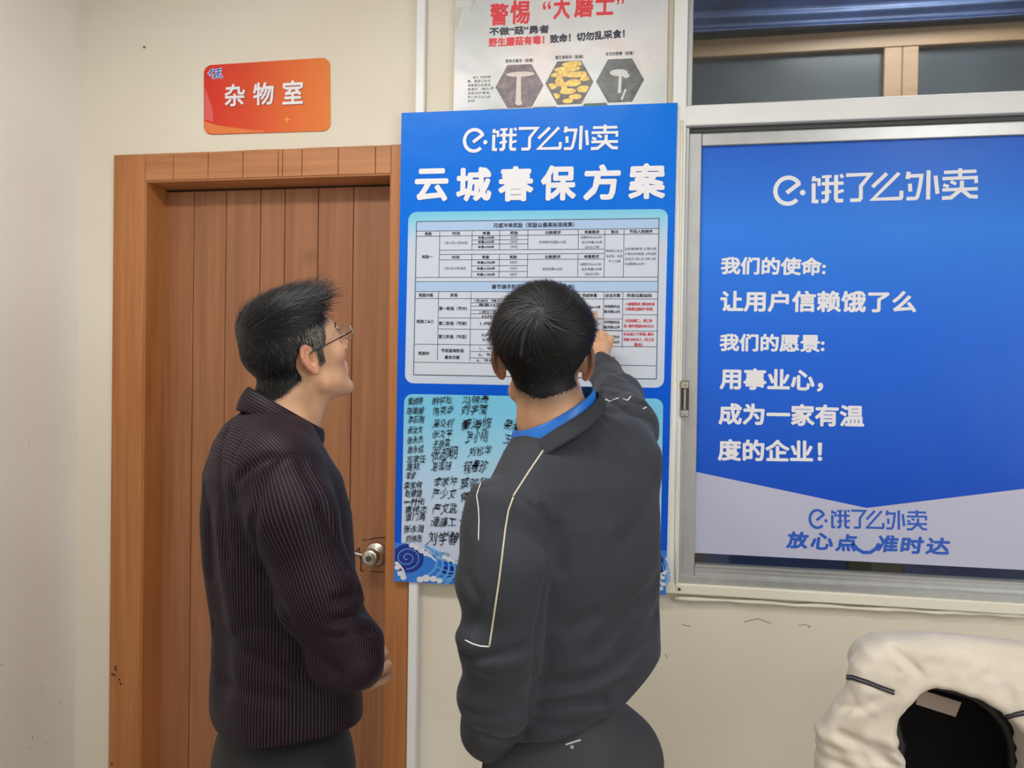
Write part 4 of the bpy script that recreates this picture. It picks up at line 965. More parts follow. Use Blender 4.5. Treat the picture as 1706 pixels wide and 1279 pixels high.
def strands(f, HC, HR, sc, mask, n, length, dirf, greyf, width, lift=.15, K=5, seed=1, curl=.0):
    """roots scattered over the cap surface f where mask holds"""
    r = np.random.default_rng(seed); d = r.normal(size=(n*3, 3)); d /= np.linalg.norm(d, axis=1)[:, None]
    c = HC+HR@np.array([0, -.005, .035])*sc; t = np.full(len(d), .05)
    for _ in range(30): t = t - np.clip(f(c+d*t[:, None]), -.02, .02)*.9
    P = c+d*t[:, None]; q = (P-HC)@HR/sc; m = mask(q); ok = (r.random(len(m)) < m) & (m > .35) & (np.abs(f(P)) < .003); P = P[ok][:n]; q = q[ok][:n]
    N = grad(f, P, .004); D = dirf(q)@HR.T + r.normal(size=P.shape)*.16
    D = D-N*(D*N).sum(1)[:, None]*.85; D /= np.linalg.norm(D, axis=1)[:, None]
    L = length(q)*(.7+.6*r.random(len(q))); lf = lift(q) if callable(lift) else np.full(len(q), lift); lf = lf*(.6+.8*r.random(len(q)))
    pts = []; cur = P-N*.0015; pts.append(cur)
    for k in range(1, K):
        dr = D+N*lf[:, None]*(1-.5*k/K); dr /= np.linalg.norm(dr, axis=1)[:, None]; cur = cur+dr*(L/(K-1))[:, None]
        if curl: D = D-curl*N; D /= np.linalg.norm(D, axis=1)[:, None]
        dd = f(cur); cur = cur+N*np.clip(.0004-dd, 0, .01)[:, None]; pts.append(cur)
    return np.stack(pts, 1), N, width*(.7+.6*r.random(len(q))), greyf(q, r)

manL = tag(empty('person', (oL[0], oL[1], 0)), 'man in glasses and a dark purple pinstriped shirt, hands clasped, looking up at the board', 'person')
lo_ = np.minimum.reduce([HCL-.17, LQ(468, 1150)-.3, elR-.1, elL-.1]); hi_ = np.maximum.reduce([HCL+.19, wrR+.2, wrL+.2, elR+.1, shR+.1])
v, fa = surface(bodyL, lo_, hi_, .0024)
bo = npmesh('body', v, fa, M['skin'], manL); qL = skin_attrs(bo, HCL, HRL, SL, hairmaskL)
# hair
thL = lambda q: .0022+.012*sm(q[:, 2], .06, .115)+.004*sm(-q[:, 1], .0, .07)*sm(q[:, 2], -.03, .03)
cap, capf = cap_mesh('hair_base', neckfnL, HCL, HRL, SL, hairmaskL, thL, M['hair'], manL)
me = cap.data; vv = np.empty(len(me.vertices)*3, np.float32); me.vertices.foreach_get('co', vv); q = (vv.reshape(-1, 3)-HCL)@HRL/SL
def greyzone(q): return sm(q[:, 1], -.025, .015)*(1-sm(q[:, 2], .052, .078))*sm(q[:, 2], -.03, .01)
setattr_v(me, 'grey', .38*greyzone(q))
rb = Ribs()
def dirL(q):
    x, y, z = q[:, 0], q[:, 1], q[:, 2]
    d = np.stack([np.sign(x)*.12, .85*sm(z, .05, .10)-.25*(1-sm(z, .05, .10)), -.9*(1-sm(z, .045, .10))+.12*sm(z, .06, .11)], 1); return d
lenL = lambda q: .008+.030*sm(q[:, 2], .05, .11)+.016*sm(q[:, 2], .07, .10)*sm(q[:, 1], .02, .06)+.008*sm(-q[:, 1], .0, .08)*sm(q[:, 2], -.02, .05)
liftL = lambda q: .06+.50*sm(q[:, 1], .01, .06)*sm(q[:, 2], .07, .11)+.34*sm(q[:, 2], .08, .12)*sm(q[:, 1], -.05, .03)
def greyL(q, r): return (r.random(len(q)) < .55*greyzone(q))*(.5+.5*r.random(len(q)))+(r.random(len(q)) < .02)*.5
rb.add(*strands(capf, HCL, HRL, SL, hairmaskL, 15000, lenL, dirL, greyL, .0009, liftL, 5, 3))
hb = rb.build('hair', M['hair'], manL); hb['kind'] = 'stuff'
# glasses: two wire rims, bridge, temple arms, nose pads
M['lens'] = mat('spectacle_lens', (210, 220, 235), .05, Alpha=.16)
gl = tag(empty('glasses', tuple(hl_(0, .11, .02))), 'thin metal framed spectacles worn by the man in the striped shirt', 'glasses')
for s_ in (-1, 1):
    se = lambda v_: math.copysign(abs(v_)**.72, v_)
    ring = [hl_(s_*.0335+.0255*se(math.cos(t)), .1165-.0055*max(0, s_*se(math.cos(t))), .018+.0165*se(math.sin(t))) for t in np.linspace(0, 2*PI, 33)]
    MB().tube(ring, .0011, 6, cap=False).build('rim', M['steel'], gl, True)
    MB().poly(ring[:-1]).build('lens', M['lens'], gl)
    MB().tube([hl_(s_*.057, .112, .022), hl_(s_*.070, .104, .022), hl_(s_*.0755, .085, .021), hl_(s_*.0775, .045, .018), hl_(s_*.0790, .005, .017), hl_(s_*.0800, -.012, .012), hl_(s_*.0795, -.026, -.004)], [.0011, .0012, .0012, .0013, .0017, .0018, .0016], 8).build('temple', M['black'], gl, True)
    MB().tube([hl_(s_*.012, .113, .014), hl_(s_*.0105, .106, .008)], .0018, 6).build('nose_pad', M['steel'], gl, True)
MB().tube([hl_(-.011, .116, .022), hl_(0, .1185, .026), hl_(.011, .116, .022)], .0011, 6).build('bridge', M['steel'], gl, True)
# eyebrows and eyes
eb = MB()
for s_ in (-1, 1): eb.tube([hl_(s_*.014, .0965, .040), hl_(s_*.030, .0935, .044), hl_(s_*.046, .084, .040)], [.0022, .0026, .0012], 6)
eb.build('eyebrows', M['hair'], manL, True)['kind'] = 'stuff'
for s_ in (-1, 1):
    e_ = MB().lathe([(.0001, .0115), (.0058, .0102), (.0095, .0066), (.0112, .0015)], hl_(s_*.031, .0780, .021), HRL@np.array([s_*.08, 1, -.05]), 16).build('eye', mat('eye_white', (226, 222, 214), .2), manL, True)
    MB().lathe([(.0001, .0124), (.0030, .0122), (.0052, .0112)], hl_(s_*.031, .0780, .021), HRL@np.array([s_*.08, 1, -.05]), 14).build('iris', mat('dark_iris', (30, 20, 14), .1), e_, True)

# shirt
def shirtM():
    t = NT('pinstripe_shirt'); at = t.node('ShaderNodeAttribute', attribute_name='stripe')
    f = t.math('FRACT', t.math('MULTIPLY', at.outputs['Fac'], 1/.0052), 0); a = t.ramp(f, [(0, (1, 1, 1)), (.16, (1, 1, 1)), (.26, (0, 0, 0)), (.90, (0, 0, 0)), (1, (1, 1, 1))])
    n = t.noise(t.coord(), 500, 2)
    c = t.mix(a, lin((16, 10, 13)), lin((62, 44, 58))); t.l(c, t.b.inputs['Base Color']); t.b.inputs['Roughness'].default_value = .6
    t.b.inputs['Sheen Weight'].default_value = .0; t.b.inputs['Specular IOR Level'].default_value = .16; t.b.inputs['Sheen Roughness'].default_value = .4; t.b.inputs['Sheen Tint'].default_value = (.8, .6, .85, 1)
    t.bump(n, .15, .0005); return t.m
M['shirt'] = shirtM()
Cr = lambda pts, r=None: [LQ(*p) for p in pts]
slR = [LQ(466, 792, .135), LQ(488, 860, .175), LQ(530, 990, .205), LQ(577, 1088, .21)]
slR2 = [LQ(577, 1088, .21), LQ(592, 1100, .13), LQ(594, 1096, .055)]
slL = [shLf, LQ(500, 940, -.20), elL]; slL2 = [elL, wrL]
def torsoL(P):
    d = loft(P, secL, BL)
    d = smin(d, cone(P, LQ(446, 745), LQ(460, 778, .125), .054, .068), .045); d = smin(d, cone(P, LQ(446, 745), LQ(448, 778, -.125), .054, .066), .045)
    d = d + .006*np.sin(((P-oL)@nR)*60+P[:, 2]*4)*sm(P[:, 2], 1.0, 1.1)*(1-sm(P[:, 2], 1.32, 1.42))*((P-oL)@nF < -.02)
    hz = LQ(460, 1258, .16)[2]; return smax(d, hz+.012*np.sin(((P-oL)@nF)*14+1.2)-P[:, 2], .012)
def sleeveL(P):
    d = chain(P, slR, [.066, .066, .060, .056], .03); d = smin(d, chain(P, slR2, [.056, .046, .038], .02), .03)
    return d
def baseL(P):
    t_ = torsoL(P); s_ = sleeveL(P); l_ = smin(chain(P, slL, [.066, .062, .052], .03), chain(P, slL2, [.052, .038], .02), .02)
    return smin(smin(t_, s_, .018), l_, .03), s_
def oncrease(f, pxs):
    q = list(trace(f, [p[0] for p in pxs], [p[1] for p in pxs])); return q if len(q) > 1 else [np.array([9., 9, 9]), np.array([9., 9, 9.1])]
crL = [(oncrease(lambda P: baseL(P)[0], pxs), dp, wd) for pxs, dp, wd in [
 ([(352, 1040), (395, 1078), (440, 1100), (490, 1125)], .013, .011), ([(350, 1110), (400, 1150), (470, 1165)], .007, .014), ([(420, 870), (440, 950), (470, 1020), (510, 1080), (560, 1120)], .012, .009),
 ([(505, 770), (530, 820), (552, 880)], .009, .009), ([(535, 850), (560, 900), (580, 945)], .009, .008), ([(560, 1000), (600, 985)], .008, .009), ([(555, 1035), (612, 1015)], .008, .009), ([(545, 1062), (620, 1050)], .006, .008),
 ([(352, 740), (346, 850), (352, 960)], .008, .008), ([(376, 720), (368, 820), (378, 930)], .007, .009), ([(398, 740), (392, 830)], .005, .009), ([(395, 800), (430, 770), (452, 762)], .006, .007), ([(500, 760), (470, 765), (440, 800), (425, 860)], .005, .006), ([(400, 1050), (440, 1040), (480, 1060)], .006, .012)]]
def shirtfn(P):
    d, s_ = baseL(P)
    for pts, dp, wd in crL: d = d+crease(P, pts, dp, wd)
    d = d + .0022*np.sin(P[:, 2]*85+np.sin(P[:, 0]*23)*1.5+P[:, 1]*30)*np.clip(1-np.abs(s_)/.03, 0, 1)*sm(-P[:, 2], -1.3, -1.15)
    # neck opening
    nkp = (P-neckL)@BL; d = smax(d, -cone(P, neckL+np.array([0, 0, -.005])+nF*.01, neckL+np.array([0, 0, .2])+nF*.02, .062, .075), .008)
    return d
lo_ = np.minimum.reduce([s[0] for s in secL])-np.array([.25, .3, .02]); hi_ = np.maximum.reduce([s[0] for s in secL])+np.array([.3, .33, .10])
v, fa = surface(shirtfn, lo_, hi_, .0040)
sh_o = npmesh('shirt', v, fa, M['shirt'], manL)
# stripe coordinate per face corner
fc = v[fa].mean(1); ts = torsoL(fc); ss = sleeveL(fc); reg = np.where(ss < ts-.002, 1, 0)
loc = (fc-oL)@BL; zz = fc[:, 2]; yoke = (reg == 0) & (zz > LQ(400, 762)[2]-.10*np.clip((loc[:, 1]+.12)/.12, -1, 1)*0) & (loc[:, 1] > -.13)
reg = np.where(yoke, 2, reg)
cv_ = v[fa]; L_ = (cv_-oL)@BL
st0 = np.arctan2(L_[..., 0], L_[..., 1]-.01)*.15+.5
axis = unit(slR[2]-slR[0]); e1 = unit(np.cross(axis, nR)); e2 = np.cross(axis, e1); S_ = cv_-slR[0]; S_ = S_-(S_@axis)[..., None]*axis; st1 = np.arctan2(S_@e1, -(S_@e2))*.066
st2 = L_[..., 1]*.95+L_[..., 2]*.55-L_[..., 0]*.1
st = np.where(reg[:, None] == 0, st0, np.where(reg[:, None] == 1, st1, st2)); setattr_v(sh_o.data, 'stripe', st, 'CORNER')
# collar
def ring_band(name, top, bot, m, parent, th=.004, n=48, phi0=0, phi1=2*PI, rows=5, bulge=.0, stripe=False):
    """a band between two closed rings; top/bot: function phi -> world point"""
    vs = []; fs = []; st = []
    for i in range(n+1):
        ph = phi0+(phi1-phi0)*i/n; a = np.array(top(ph)); b = np.array(bot(ph)); mid = (np.array(top(ph+PI))+a)/2; o_ = unit(a-mid)
        for j in range(rows):
            t = j/(rows-1); vs.append(a*(1-t)+b*t+o_*bulge*math.sin(t*PI)); st.append(np.linalg.norm(a-b)*t)
    for i in range(n):
        for j in range(rows-1): k = i*rows+j; fs.append((k, k+rows, k+rows+1, k+1))
    o = npmesh(name, np.array(vs), np.array(fs), m, parent); 
    if stripe: setattr_v(o.data, 'stripe', st)
    md = o.modifiers.new('solid', 'SOLIDIFY'); md.thickness = th; md.offset = 0; sb = o.modifiers.new('sub', 'SUBSURF'); sb.levels = 1; sb.render_levels = 1
    return o
cb = LQ(415, 643); cf = LQ(536, 712); cc = (cb+cf)/2; cax = unit(cf-cb); hr_ = np.linalg.norm(cf-cb)/2
db = LQ(397, 686); df = LQ(530, 746); dc = (db+df)/2; dax = unit(df-db); dr_ = np.linalg.norm(df-db)/2
ctop = lambda p: cc-cax*hr_*math.cos(p)+nR*.060*math.sin(p)+np.array([0, 0, -.008])*abs(math.sin(p))
cbot = lambda p: dc-dax*(dr_+.002)*math.cos(p)+nR*.073*math.sin(p)+np.array([0, 0, .006])*abs(math.sin(p))
ring_band('collar', ctop, cbot, M['shirt'], manL, .004, 48, -PI+.16, PI-.16, 6, .004, True)
cin = lambda p: cc-cax*(hr_-.006)*math.cos(p)+nR*.055*math.sin(p)+np.array([0, 0, -.010])
cib = lambda p: dc-dax*(dr_-.012)*math.cos(p)+nR*.058*math.sin(p)
ring_band('collar_stand', cin, cib, M['shirt'], manL, .003, 48, -PI+.1, PI-.1, 4, 0, True)
# cuff
cd0 = unit(wrR-slR2[1]); 
# trousers and shoes, standing on the floor
M['trou'] = mat('black_trousers', (20, 19, 22), .75, bump=.1, bscale=700)
hip = LQ(473, 1230); 
def trouL(P):
    d = ellip(P, hip+np.array([0, 0, -.05]), (.155, .125, .15), BL)
    for s_ in (-1, 1):
        k = hip+nR*.085*s_; k1 = np.array([k[0], k[1], .50])+nF*.015; k2 = np.array([k[0], k[1], .09])
        d = smin(d, chain(P, [np.array([k[0], k[1], hip[2]-.05]), k1, k2], [.098, .072, .060], .03), .03)
    return smax(d, .075-P[:, 2], .01)
v, fa = surface(trouL, hip-np.array([.28, .28, 1.02]), hip+np.array([.28, .28, .14]), .009); npmesh('trousers', v, fa, M['trou'], manL)
M['shoe'] = mat('black_leather', (16, 15, 15), .35)
def shoes(base, R_, parent, m, off=.085):
    for s_ in (-1, 1):
        c = base+R_[:, 0]*off*s_; c[2] = 0
        def f(P):
            q = (P-c)@R_; d = ellip(q, (0, .05, .035), (.048, .145, .055)); d = smin(d, cone(q, (0, -.04, .05), (0, -.03, .115), .045, .046), .03); return smax(smax(d, .002-q[:, 2], .004), q[:, 2]-.12, .01)
        v, fa = surface(f, c-np.array([.22, .22, .03]), c+np.array([.22, .22, .16]), .006); npmesh('shoe', v, fa, m, parent)
shoes(hip.copy(), BL, manL, M['shoe'])

# ------------------------------------------------------------------ the man on the right: charcoal sweater, pointing at the table
BR = frame(-33); rR = BR[:, 0]; rF = BR[:, 1]
YR = 1.38
def RP(px, py, y=YR): return W(px, py, y)
hUnit = unit(np.array([CR[0], CR[1], 0]))
def rsec(py, xl_, xr_, b, y=YR):
    p1 = RP(xl_, py, y); p2 = RP(xr_, py, y); wd = np.linalg.norm((p2-p1)[:2])/2
    a = math.sqrt(max(.0025, wd**2-(abs(rF@hUnit)*b)**2))/abs(rR@hUnit); return ((p1+p2)/2, a, b)
secR = [rsec(1250, 815, 1103, .125), rsec(1215, 815, 1103, .125), rsec(1150, 822, 1102, .125), rsec(1075, 830, 1101, .118), rsec(1000, 830, 1099, .115), rsec(930, 822, 1102, .118), rsec(860, 820, 1101, .120, 1.39), rsec(800, 826, 1098, .112, 1.40), rsec(750, 850, 1090, .098, 1.42), rsec(715, 870, 1060, .075, 1.43)]
HRR = frame(-3, 12, 0); HCR = RP(906, 604, 1.385); SR = 1.0
hr2 = lambda x, y, z: HCR+SR*(HRR@np.array([x, y, z]))
neckR = RP(925, 702, 1.385)
sL = RP(826, 856, 1.25); sRr = RP(1050, 742, 1.50)
elb = RP(1062, 668, 1.80); wri = RP(1001, 592, 2.055)
elb2 = RP(828, 1165, 1.24); wr2 = RP(850, 1205, 1.47)
headR = make_head_fn(HCR, HRR, SR)
tip = W(1008, 519, PY-.009); hf_ = unit(tip-wri); hb_ = unit(np.array([0.25, -.8, .35]))
handR = near_fn(lambda P: hand_sdf(P, wri+hf_*.0, hf_, hb_, 1 if np.cross(hf_, hb_)[0] < 0 else -1, [.03, 1.25, 1.3, 1.3], .02, .9, np.linalg.norm(tip-wri)/.186), wri+hf_*.08, .2)
handR2 = near_fn(lambda P: hand_sdf(P, wr2, (rF*.7+rR*.3+np.array([0, 0, -.7])), -rR, 1, [.3, .35, .4, .45], .03, .5), wr2, .22)
aR = [RP(1030, 768, 1.47), RP(1043, 712, 1.60), RP(1032, 664, 1.80), RP(1007, 620, 2.0), RP(1000, 606, 2.04)]
aL = [RP(836, 862, 1.26), RP(838, 960, 1.23), RP(836, 1070, 1.22), RP(828, 1160, 1.24)]; aL2 = [RP(828, 1160, 1.24), RP(825, 1205, 1.33), RP(850, 1215, 1.46)]
ck = lambda *p: [RP(*q) for q in p]
def neckfnR(P): return smin(cone(P, hr2(0, -.022, -.015), neckR, .052, .060), cone(P, hr2(0, .016, -.055), neckR+rF*.03, .04, .050), .03)
def bodyR(P):
    d = headR(P)
    d = smin(d, neckfnR(P), .016)
    d = smin(d, chain(P, [neckR, RP(950, 860), RP(960, 1000), RP(960, 1150)], [.058, .06, .06, .06], .05), .03)
    d = smin(d, chain(P, [RP(970, 790)]+aR+[wri], [.04, .038, .036, .030, .025, .024, .024], .02), .02); d = smin(d, handR(P), .01)
    d = smin(d, chain(P, [RP(900, 820)]+aL+aL2[1:]+[wr2], [.04, .038, .036, .036, .034, .030, .024, .024], .02), .02); d = smin(d, handR2(P), .01)
    return d
manR = tag(empty('person', (secR[0][0][0], secR[0][0][1], 0)), 'man seen from behind in a charcoal sweater, pointing a finger at the board', 'person')
lo_ = np.minimum.reduce([HCR-.17, RP(960, 1150)-.25, elb2-.1]); hi_ = np.maximum.reduce([HCR+.18, tip+.03, elb+.1])
v, fa = surface(bodyR, lo_, hi_, .0024); bo = npmesh('body', v, fa, M['skin'], manR); skin_attrs(bo, HCR, HRR, SR, lambda q: np.maximum(hairmaskR(q), .8*sm(-q[:, 1], .01, .03)*sm(q[:, 2]-(-.062+.25*np.abs(q[:, 0])), -.028, .022)))
thR = lambda q: .0015+.013*sm(q[:, 2], -.01, .08)
cap, capf2 = cap_mesh('hair_base', neckfnR, HCR, HRR, SR, hairmaskR, thR, M['hair'], manR); setattr_v(cap.data, 'grey', np.zeros(len(cap.data.vertices)))
rb = Ribs()
crown = np.array([.004, -.080, .095])
def dirR(q):
    r_ = q-crown; a = r_/np.maximum(np.linalg.norm(r_, axis=1), 1e-4)[:, None]; sw = np.cross(np.array([0, -.75, .66]), a)
    near = np.exp(-(np.linalg.norm(r_, axis=1)/.035)**2)[:, None]; dn = np.array([0, -.1, -1.])*sm(-(q[:, 2]-.06), 0, .05)[:, None]
    return a*.9+sw*(.35+1.0*near)+dn
lenR = lambda q: .006+.034*sm(q[:, 2], .015, .08)
rb.add(*strands(capf2, HCR, HRR, SR, hairmaskR, 14000, lenR, dirR, lambda q, r: (r.random(len(q)) < .01)*.3, .0011, .07, 5, 5, curl=.10))
hb = rb.build('hair', M['hair'], manR); hb['kind'] = 'stuff'
def sweM():
    t = NT('charcoal_sweater'); c = t.coord(); n = t.noise(c, 9, 3); a = t.ramp(n, [(.3, lin((34, 38, 45))), (.7, lin((41, 45, 53)))]); t.l(a, t.b.inputs['Base Color'])
    t.b.inputs['Roughness'].default_value = .8; t.b.inputs['Sheen Weight'].default_value = .08; t.b.inputs['Sheen Roughness'].default_value = .5
    t.bump(t.noise(c, 700, 2), .2, .0006); return t.m
M['sweater'] = sweM(); M['rib'] = mat('ribbed_charcoal', (38, 41, 47), .85, bump=.3, bscale=500)
hemY = 1.26
hemp = [RP(840, 1232, 1.27), RP(865, 1234, 1.26), RP(918, 1234, 1.25), RP(963, 1225, 1.25), RP(1030, 1198, 1.26), RP(1096, 1126, 1.32), RP(1120, 1110, 1.34)]
def torsoR(P):
    d = loft(P, secR, BR)
    d = smin(d, cone(P, neckR+np.array([0, 0, -.045]), aL[0]+np.array([.02, .01, 0]), .058, .066), .05)
    d = smin(d, cone(P, RP(968, 722, 1.41), aR[0], .052, .068), .05)
    hem = np.interp(P[:, 0], [q[0] for q in hemp], [q[2] for q in hemp]); return smax(d, hem-P[:, 2], .012)
def baseR(P):
    t_ = torsoR(P); r_ = chain(P, aR, [.066, .060, .050, .038, .036], .03)
    l_ = smin(chain(P, aL, [.068, .070, .063, .060], .03), chain(P, aL2, [.060, .056, .044], .03), .02)
    return smin(smin(t_, r_, .035), l_, .016), t_, r_, l_
crR = [(oncrease(lambda P: baseR(P)[0], pxs), dp, wd) for pxs, dp, wd in [
 ([(905, 850), (918, 900), (912, 970), (898, 1040), (893, 1100), (887, 1170), (870, 1225)], .012, .008), ([(800, 812), (830, 808), (858, 822), (890, 850), (912, 890)], .005, .005),
 ([(1095, 970), (1050, 1015), (1010, 1065), (985, 1090)], .010, .014), ([(1098, 1010), (1060, 1050), (1030, 1090)], .007, .010), ([(892, 1142), (960, 1138), (1020, 1115), (1080, 1060), (1096, 1030)], .012, .011),
 ([(895, 1180), (950, 1168), (1000, 1165), (1008, 1172)], .010, .008), ([(890, 1206), (960, 1210), (1010, 1196), (1075, 1142), (1099, 1118)], .011, .008), ([(900, 1160), (960, 1156), (1040, 1120)], -.006, .010),
 ([(900, 1050), (950, 1045), (990, 1025)], .006, .014), ([(1000, 690), (1030, 712), (1058, 750)], .007, .012), ([(960, 700), (985, 735), (1000, 760)], .005, .010), ([(930, 880), (936, 950)], .006, .012), ([(1040, 900), (1070, 860), (1090, 800)], .004, .016),
 ([(1003, 640), (1040, 650), (1075, 652)], .006, .007), ([(1000, 655), (1040, 668), (1086, 680)], .008, .007), ([(1012, 625), (1040, 628), (1062, 634)], .005, .006), ([(1010, 668), (1050, 690), (1090, 706)], .006, .007),
 ([(770, 1088), (800, 1094), (840, 1090), (870, 1080)], .008, .008), ([(768, 1060), (785, 1074)], -.012, .014), ([(766, 1205), (800, 1222), (850, 1232)], .008, .009), ([(772, 1180), (820, 1192), (860, 1185)], .006, .010), ([(790, 1130), (840, 1140), (880, 1120)], .005, .012), ([(778, 960), (800, 1000), (796, 1040)], .005, .010)]]
def sweater(P):
    d, t_, r_, l_ = baseR(P)
    for pts, dp, wd in crR: d = d+crease(P, pts, dp, wd)
    arm = np.clip(1-np.abs(r_)/.03, 0, 1)*sm(P[:, 1], 1.5, 1.62)
    u_ = P@unit(wri-sRr); d = d+.0028*np.sin(u_*62+2.6*np.sin(P[:, 0]*38+P[:, 2]*25)+P[:, 0]*60)*arm*(.5+.5*np.sin(P[:, 2]*60+u_*14))
    arm = np.clip(1-np.abs(l_)/.03, 0, 1)*(t_ > .0); d = d+.0022*np.sin(P[:, 2]*70+P[:, 0]*22+2*np.sin(P[:, 1]*20))*arm
    d = smax(d, -cone(P, neckR+np.array([0, 0, -.01]), neckR+np.array([-.01, 0, .2]), .060, .085), .006)
    wq = (P-aR[-1])@unit(aR[-1]-aR[-2]); d = smax(d, np.where(np.linalg.norm(P-aR[-1], axis=1) < .15, wq, -1), .004)
    # hem rises to the right
    hem = RP(870, 1228, hemY)[2]; 
    return d
lo_ = np.array([-.48, 1.08, RP(960, 1250)[2]-.02]); hi_ = np.array([.20, 2.15, 1.80])
v, fa = surface(sweater, lo_, hi_, .0044)
# trim the hem along a slanting line
hemL = RP(865, 1238, 1.24)[2]; hemRt = RP(1100, 1128, 1.30)[2]; xL_ = RP(865, 1238, 1.24)[0]; xR_ = RP(1100, 1128, 1.30)[0]
npmesh('sweater', v, fa, M['sweater'], manR)
def tubeon(name, px, f, r, m, parent, inset=.0):
    n = []; P = []
    for i in range(len(px)-1):
        for t in np.linspace(0, 1, 7)[:-1 if i < len(px)-2 else None]: P.append((px[i][0]*(1-t)+px[i+1][0]*t, px[i][1]*(1-t)+px[i+1][1]*t))
    pts = trace(f, [p[0] for p in P], [p[1] for p in P]); return MB().tube(pts, r, 6).build(name, m, parent, True)
M['pipe'] = mat('pale_gold_piping', (196, 188, 160), .5, bump=.4, bscale=900); M['pipew'] = mat('white_piping', (222, 222, 218), .5)
so_ = bpy.data.objects['sweater']
tubeon('piping', [(944, 691), (930, 712), (905, 750), (880, 787), (855, 826)], sweater, .0016, M['pipe'], so_)
tubeon('piping', [(855, 828), (847, 850), (842, 880), (836, 930), (831, 970), (825, 1010), (820, 1045), (815, 1077)], sweater, .0016, M['pipe'], so_)
tubeon('piping', [(815, 1077), (800, 1076), (787, 1072), (775, 1066)], sweater, .0011, M['pipew'], so_)
tubeon('piping', [(801, 804), (797, 815), (794, 825), (797, 845), (798, 865), (797, 900)], sweater, .0009, M['pipew'], so_)
tubeon('piping', [(1003, 670), (1010, 665), (1016, 669), (1024, 665), (1030, 663)], sweater, .0013, M['pipew'], so_)
tubeon('piping', [(1038, 664), (1045, 667), (1051, 660)], sweater, .0013, M['pipew'], so_)
tubeon('piping', [(1071, 681), (1077, 678)], sweater, .0013, M['pipew'], so_)
# neckband and the blue lanyard collar under it
nl = RP(858, 722, 1.34); nr_ = RP(992, 652, 1.39)
ncen = RP(922, 694, 1.39); nax = unit(np.array([nr_[0]-nl[0], .03, nr_[2]-nl[2]])); nfw = unit(np.cross(np.array([0, 0, 1]), nax))
nfw = unit(np.array([nfw[0], nfw[1], .16])); na = np.linalg.norm(nr_-nl)/2
def rg(a, f_, dz, ex=0): return lambda p: ncen+nax*a*math.cos(p)+nfw*f_*math.sin(p)+np.array([0, 0, dz])
rg2 = lambda a, f_, dz: (lambda p: rg(a, f_, dz)(p)+np.array([0, 0, -.016])*max(0, -math.cos(p)))
M['lany'] = mat('blue_lanyard', (20, 110, 205), .4)
ring_band('lanyard', rg(na-.002, .074, .016), rg(na+.006, .082, -.014), M['lany'], manR, .002, 48, 0, 2*PI, 4, .002)
ring_band('neckband', rg2(na+.010, .082, .000), rg2(na+.024, .104, -.030), M['rib'], so_, .006, 48, 0, 2*PI, 5, .003)
# trousers, pocket mark, shoes
hipR = RP(958, 1225); M['trR'] = mat('dark_grey_trousers', (52, 51, 55), .7, bump=.15, bscale=600)
def trouR(P):
    d = ellip(P, hipR+np.array([-.016, 0, -.045]), (.136, .122, .155), BR)
    for s_ in (-1, 1):
        k = hipR+rR*.074*s_; d = smin(d, chain(P, [np.array([k[0], k[1], hipR[2]-.06]), np.array([k[0], k[1], .5])+rF*.015, np.array([k[0], k[1], .09])], [.098, .076, .062], .03), .03)
    return smax(d, .075-P[:, 2], .01)
v, fa = surface(trouR, hipR-np.array([.3, .3, 1.02]), hipR+np.array([.3, .3, .16]), .008); to = npmesh('trousers', v, fa, M['trR'], manR)
tubeon('pocket_bar', [(942, 1240), (967, 1232)], trouR, .0014, M['pipew'], to)
tubeon('emblem', arc(953, 1244, 2.6, 2.6, 0, 360, 8), trouR, .0005, M['pipew'], to); tubeon('emblem', [(951, 1244), (955, 1244)], trouR, .0005, M['pipew'], to)
shoes(hipR.copy(), BR, manR, M['shoe'], .076)
#@@PEOPLE1
#@@CHAIR0
# ------------------------------------------------------------------ office chair with a cream jacket hung over its back
CYc = 1.50
def CP(px, py, y=CYc): return W(px, py, y)
cx0 = CP(1590, 1200)[0]; 
chair = tag(empty('office_chair', (cx0, CYc+.22, 0)), 'black office chair with a cream padded jacket draped over its backrest', 'chair')
M['mesh'] = mat('black_chair_back', (5, 5, 6), .8, Specular_IOR_Level=.15); M['rimm'] = mat('charcoal_plastic_rim', (22, 24, 25), .5); M['seat'] = mat('black_seat_fabric', (20, 20, 22), .8, bump=.2, bscale=400)
ztop = CP(1590, 1128)[2]; bx = cx0-.005
def rr(cx, cz, hx, hz, e, n=40): return [(cx+hx*abs(math.cos(t))**(2/e)*(1 if math.cos(t) >= 0 else -1), cz+hz*abs(math.sin(t))**(2/e)*(1 if math.sin(t) >= 0 else -1)) for t in np.linspace(0, 2*PI, n, endpoint=False)]
cz = ztop-.27; CB = CYc+.045
bp = [(1478, 1150), (1505, 1128), (1537, 1116), (1580, 1122), (1622, 1136), (1660, 1158), (1690, 1190), (1706, 1226), (1712, 1262), (1708, 1330), (1690, 1520), (1480, 1520), (1470, 1400), (1460, 1300), (1470, 1262), (1472, 1240), (1466, 1200)]
MB().prism([CP(a, b, CB) for a, b in bp][::-1], .03).build('backrest', M['mesh'], chair)
rp = [(1494, 1160), (1512, 1144), (1540, 1134), (1580, 1142), (1620, 1155), (1652, 1176), (1676, 1204), (1688, 1235), (1690, 1270), (1688, 1330), (1672, 1500), (1500, 1500), (1490, 1400), (1484, 1310), (1492, 1262), (1498, 1240), (1490, 1215), (1488, 1190), (1494, 1160), (1512, 1144)]
MB().tube([CP(a, b, CB-.006) for a, b in rp], .0125, 10, cap=False).build('backrest_rim', M['rimm'], chair, True)
lb = [CP(a, b, CB-.004) for a, b in ((1532, 1148), (1602, 1170), (1592, 1194), (1526, 1173))]
MB().prism(lb, .004).build('care_label', mat('beige_label', (176, 158, 148), .5), chair)
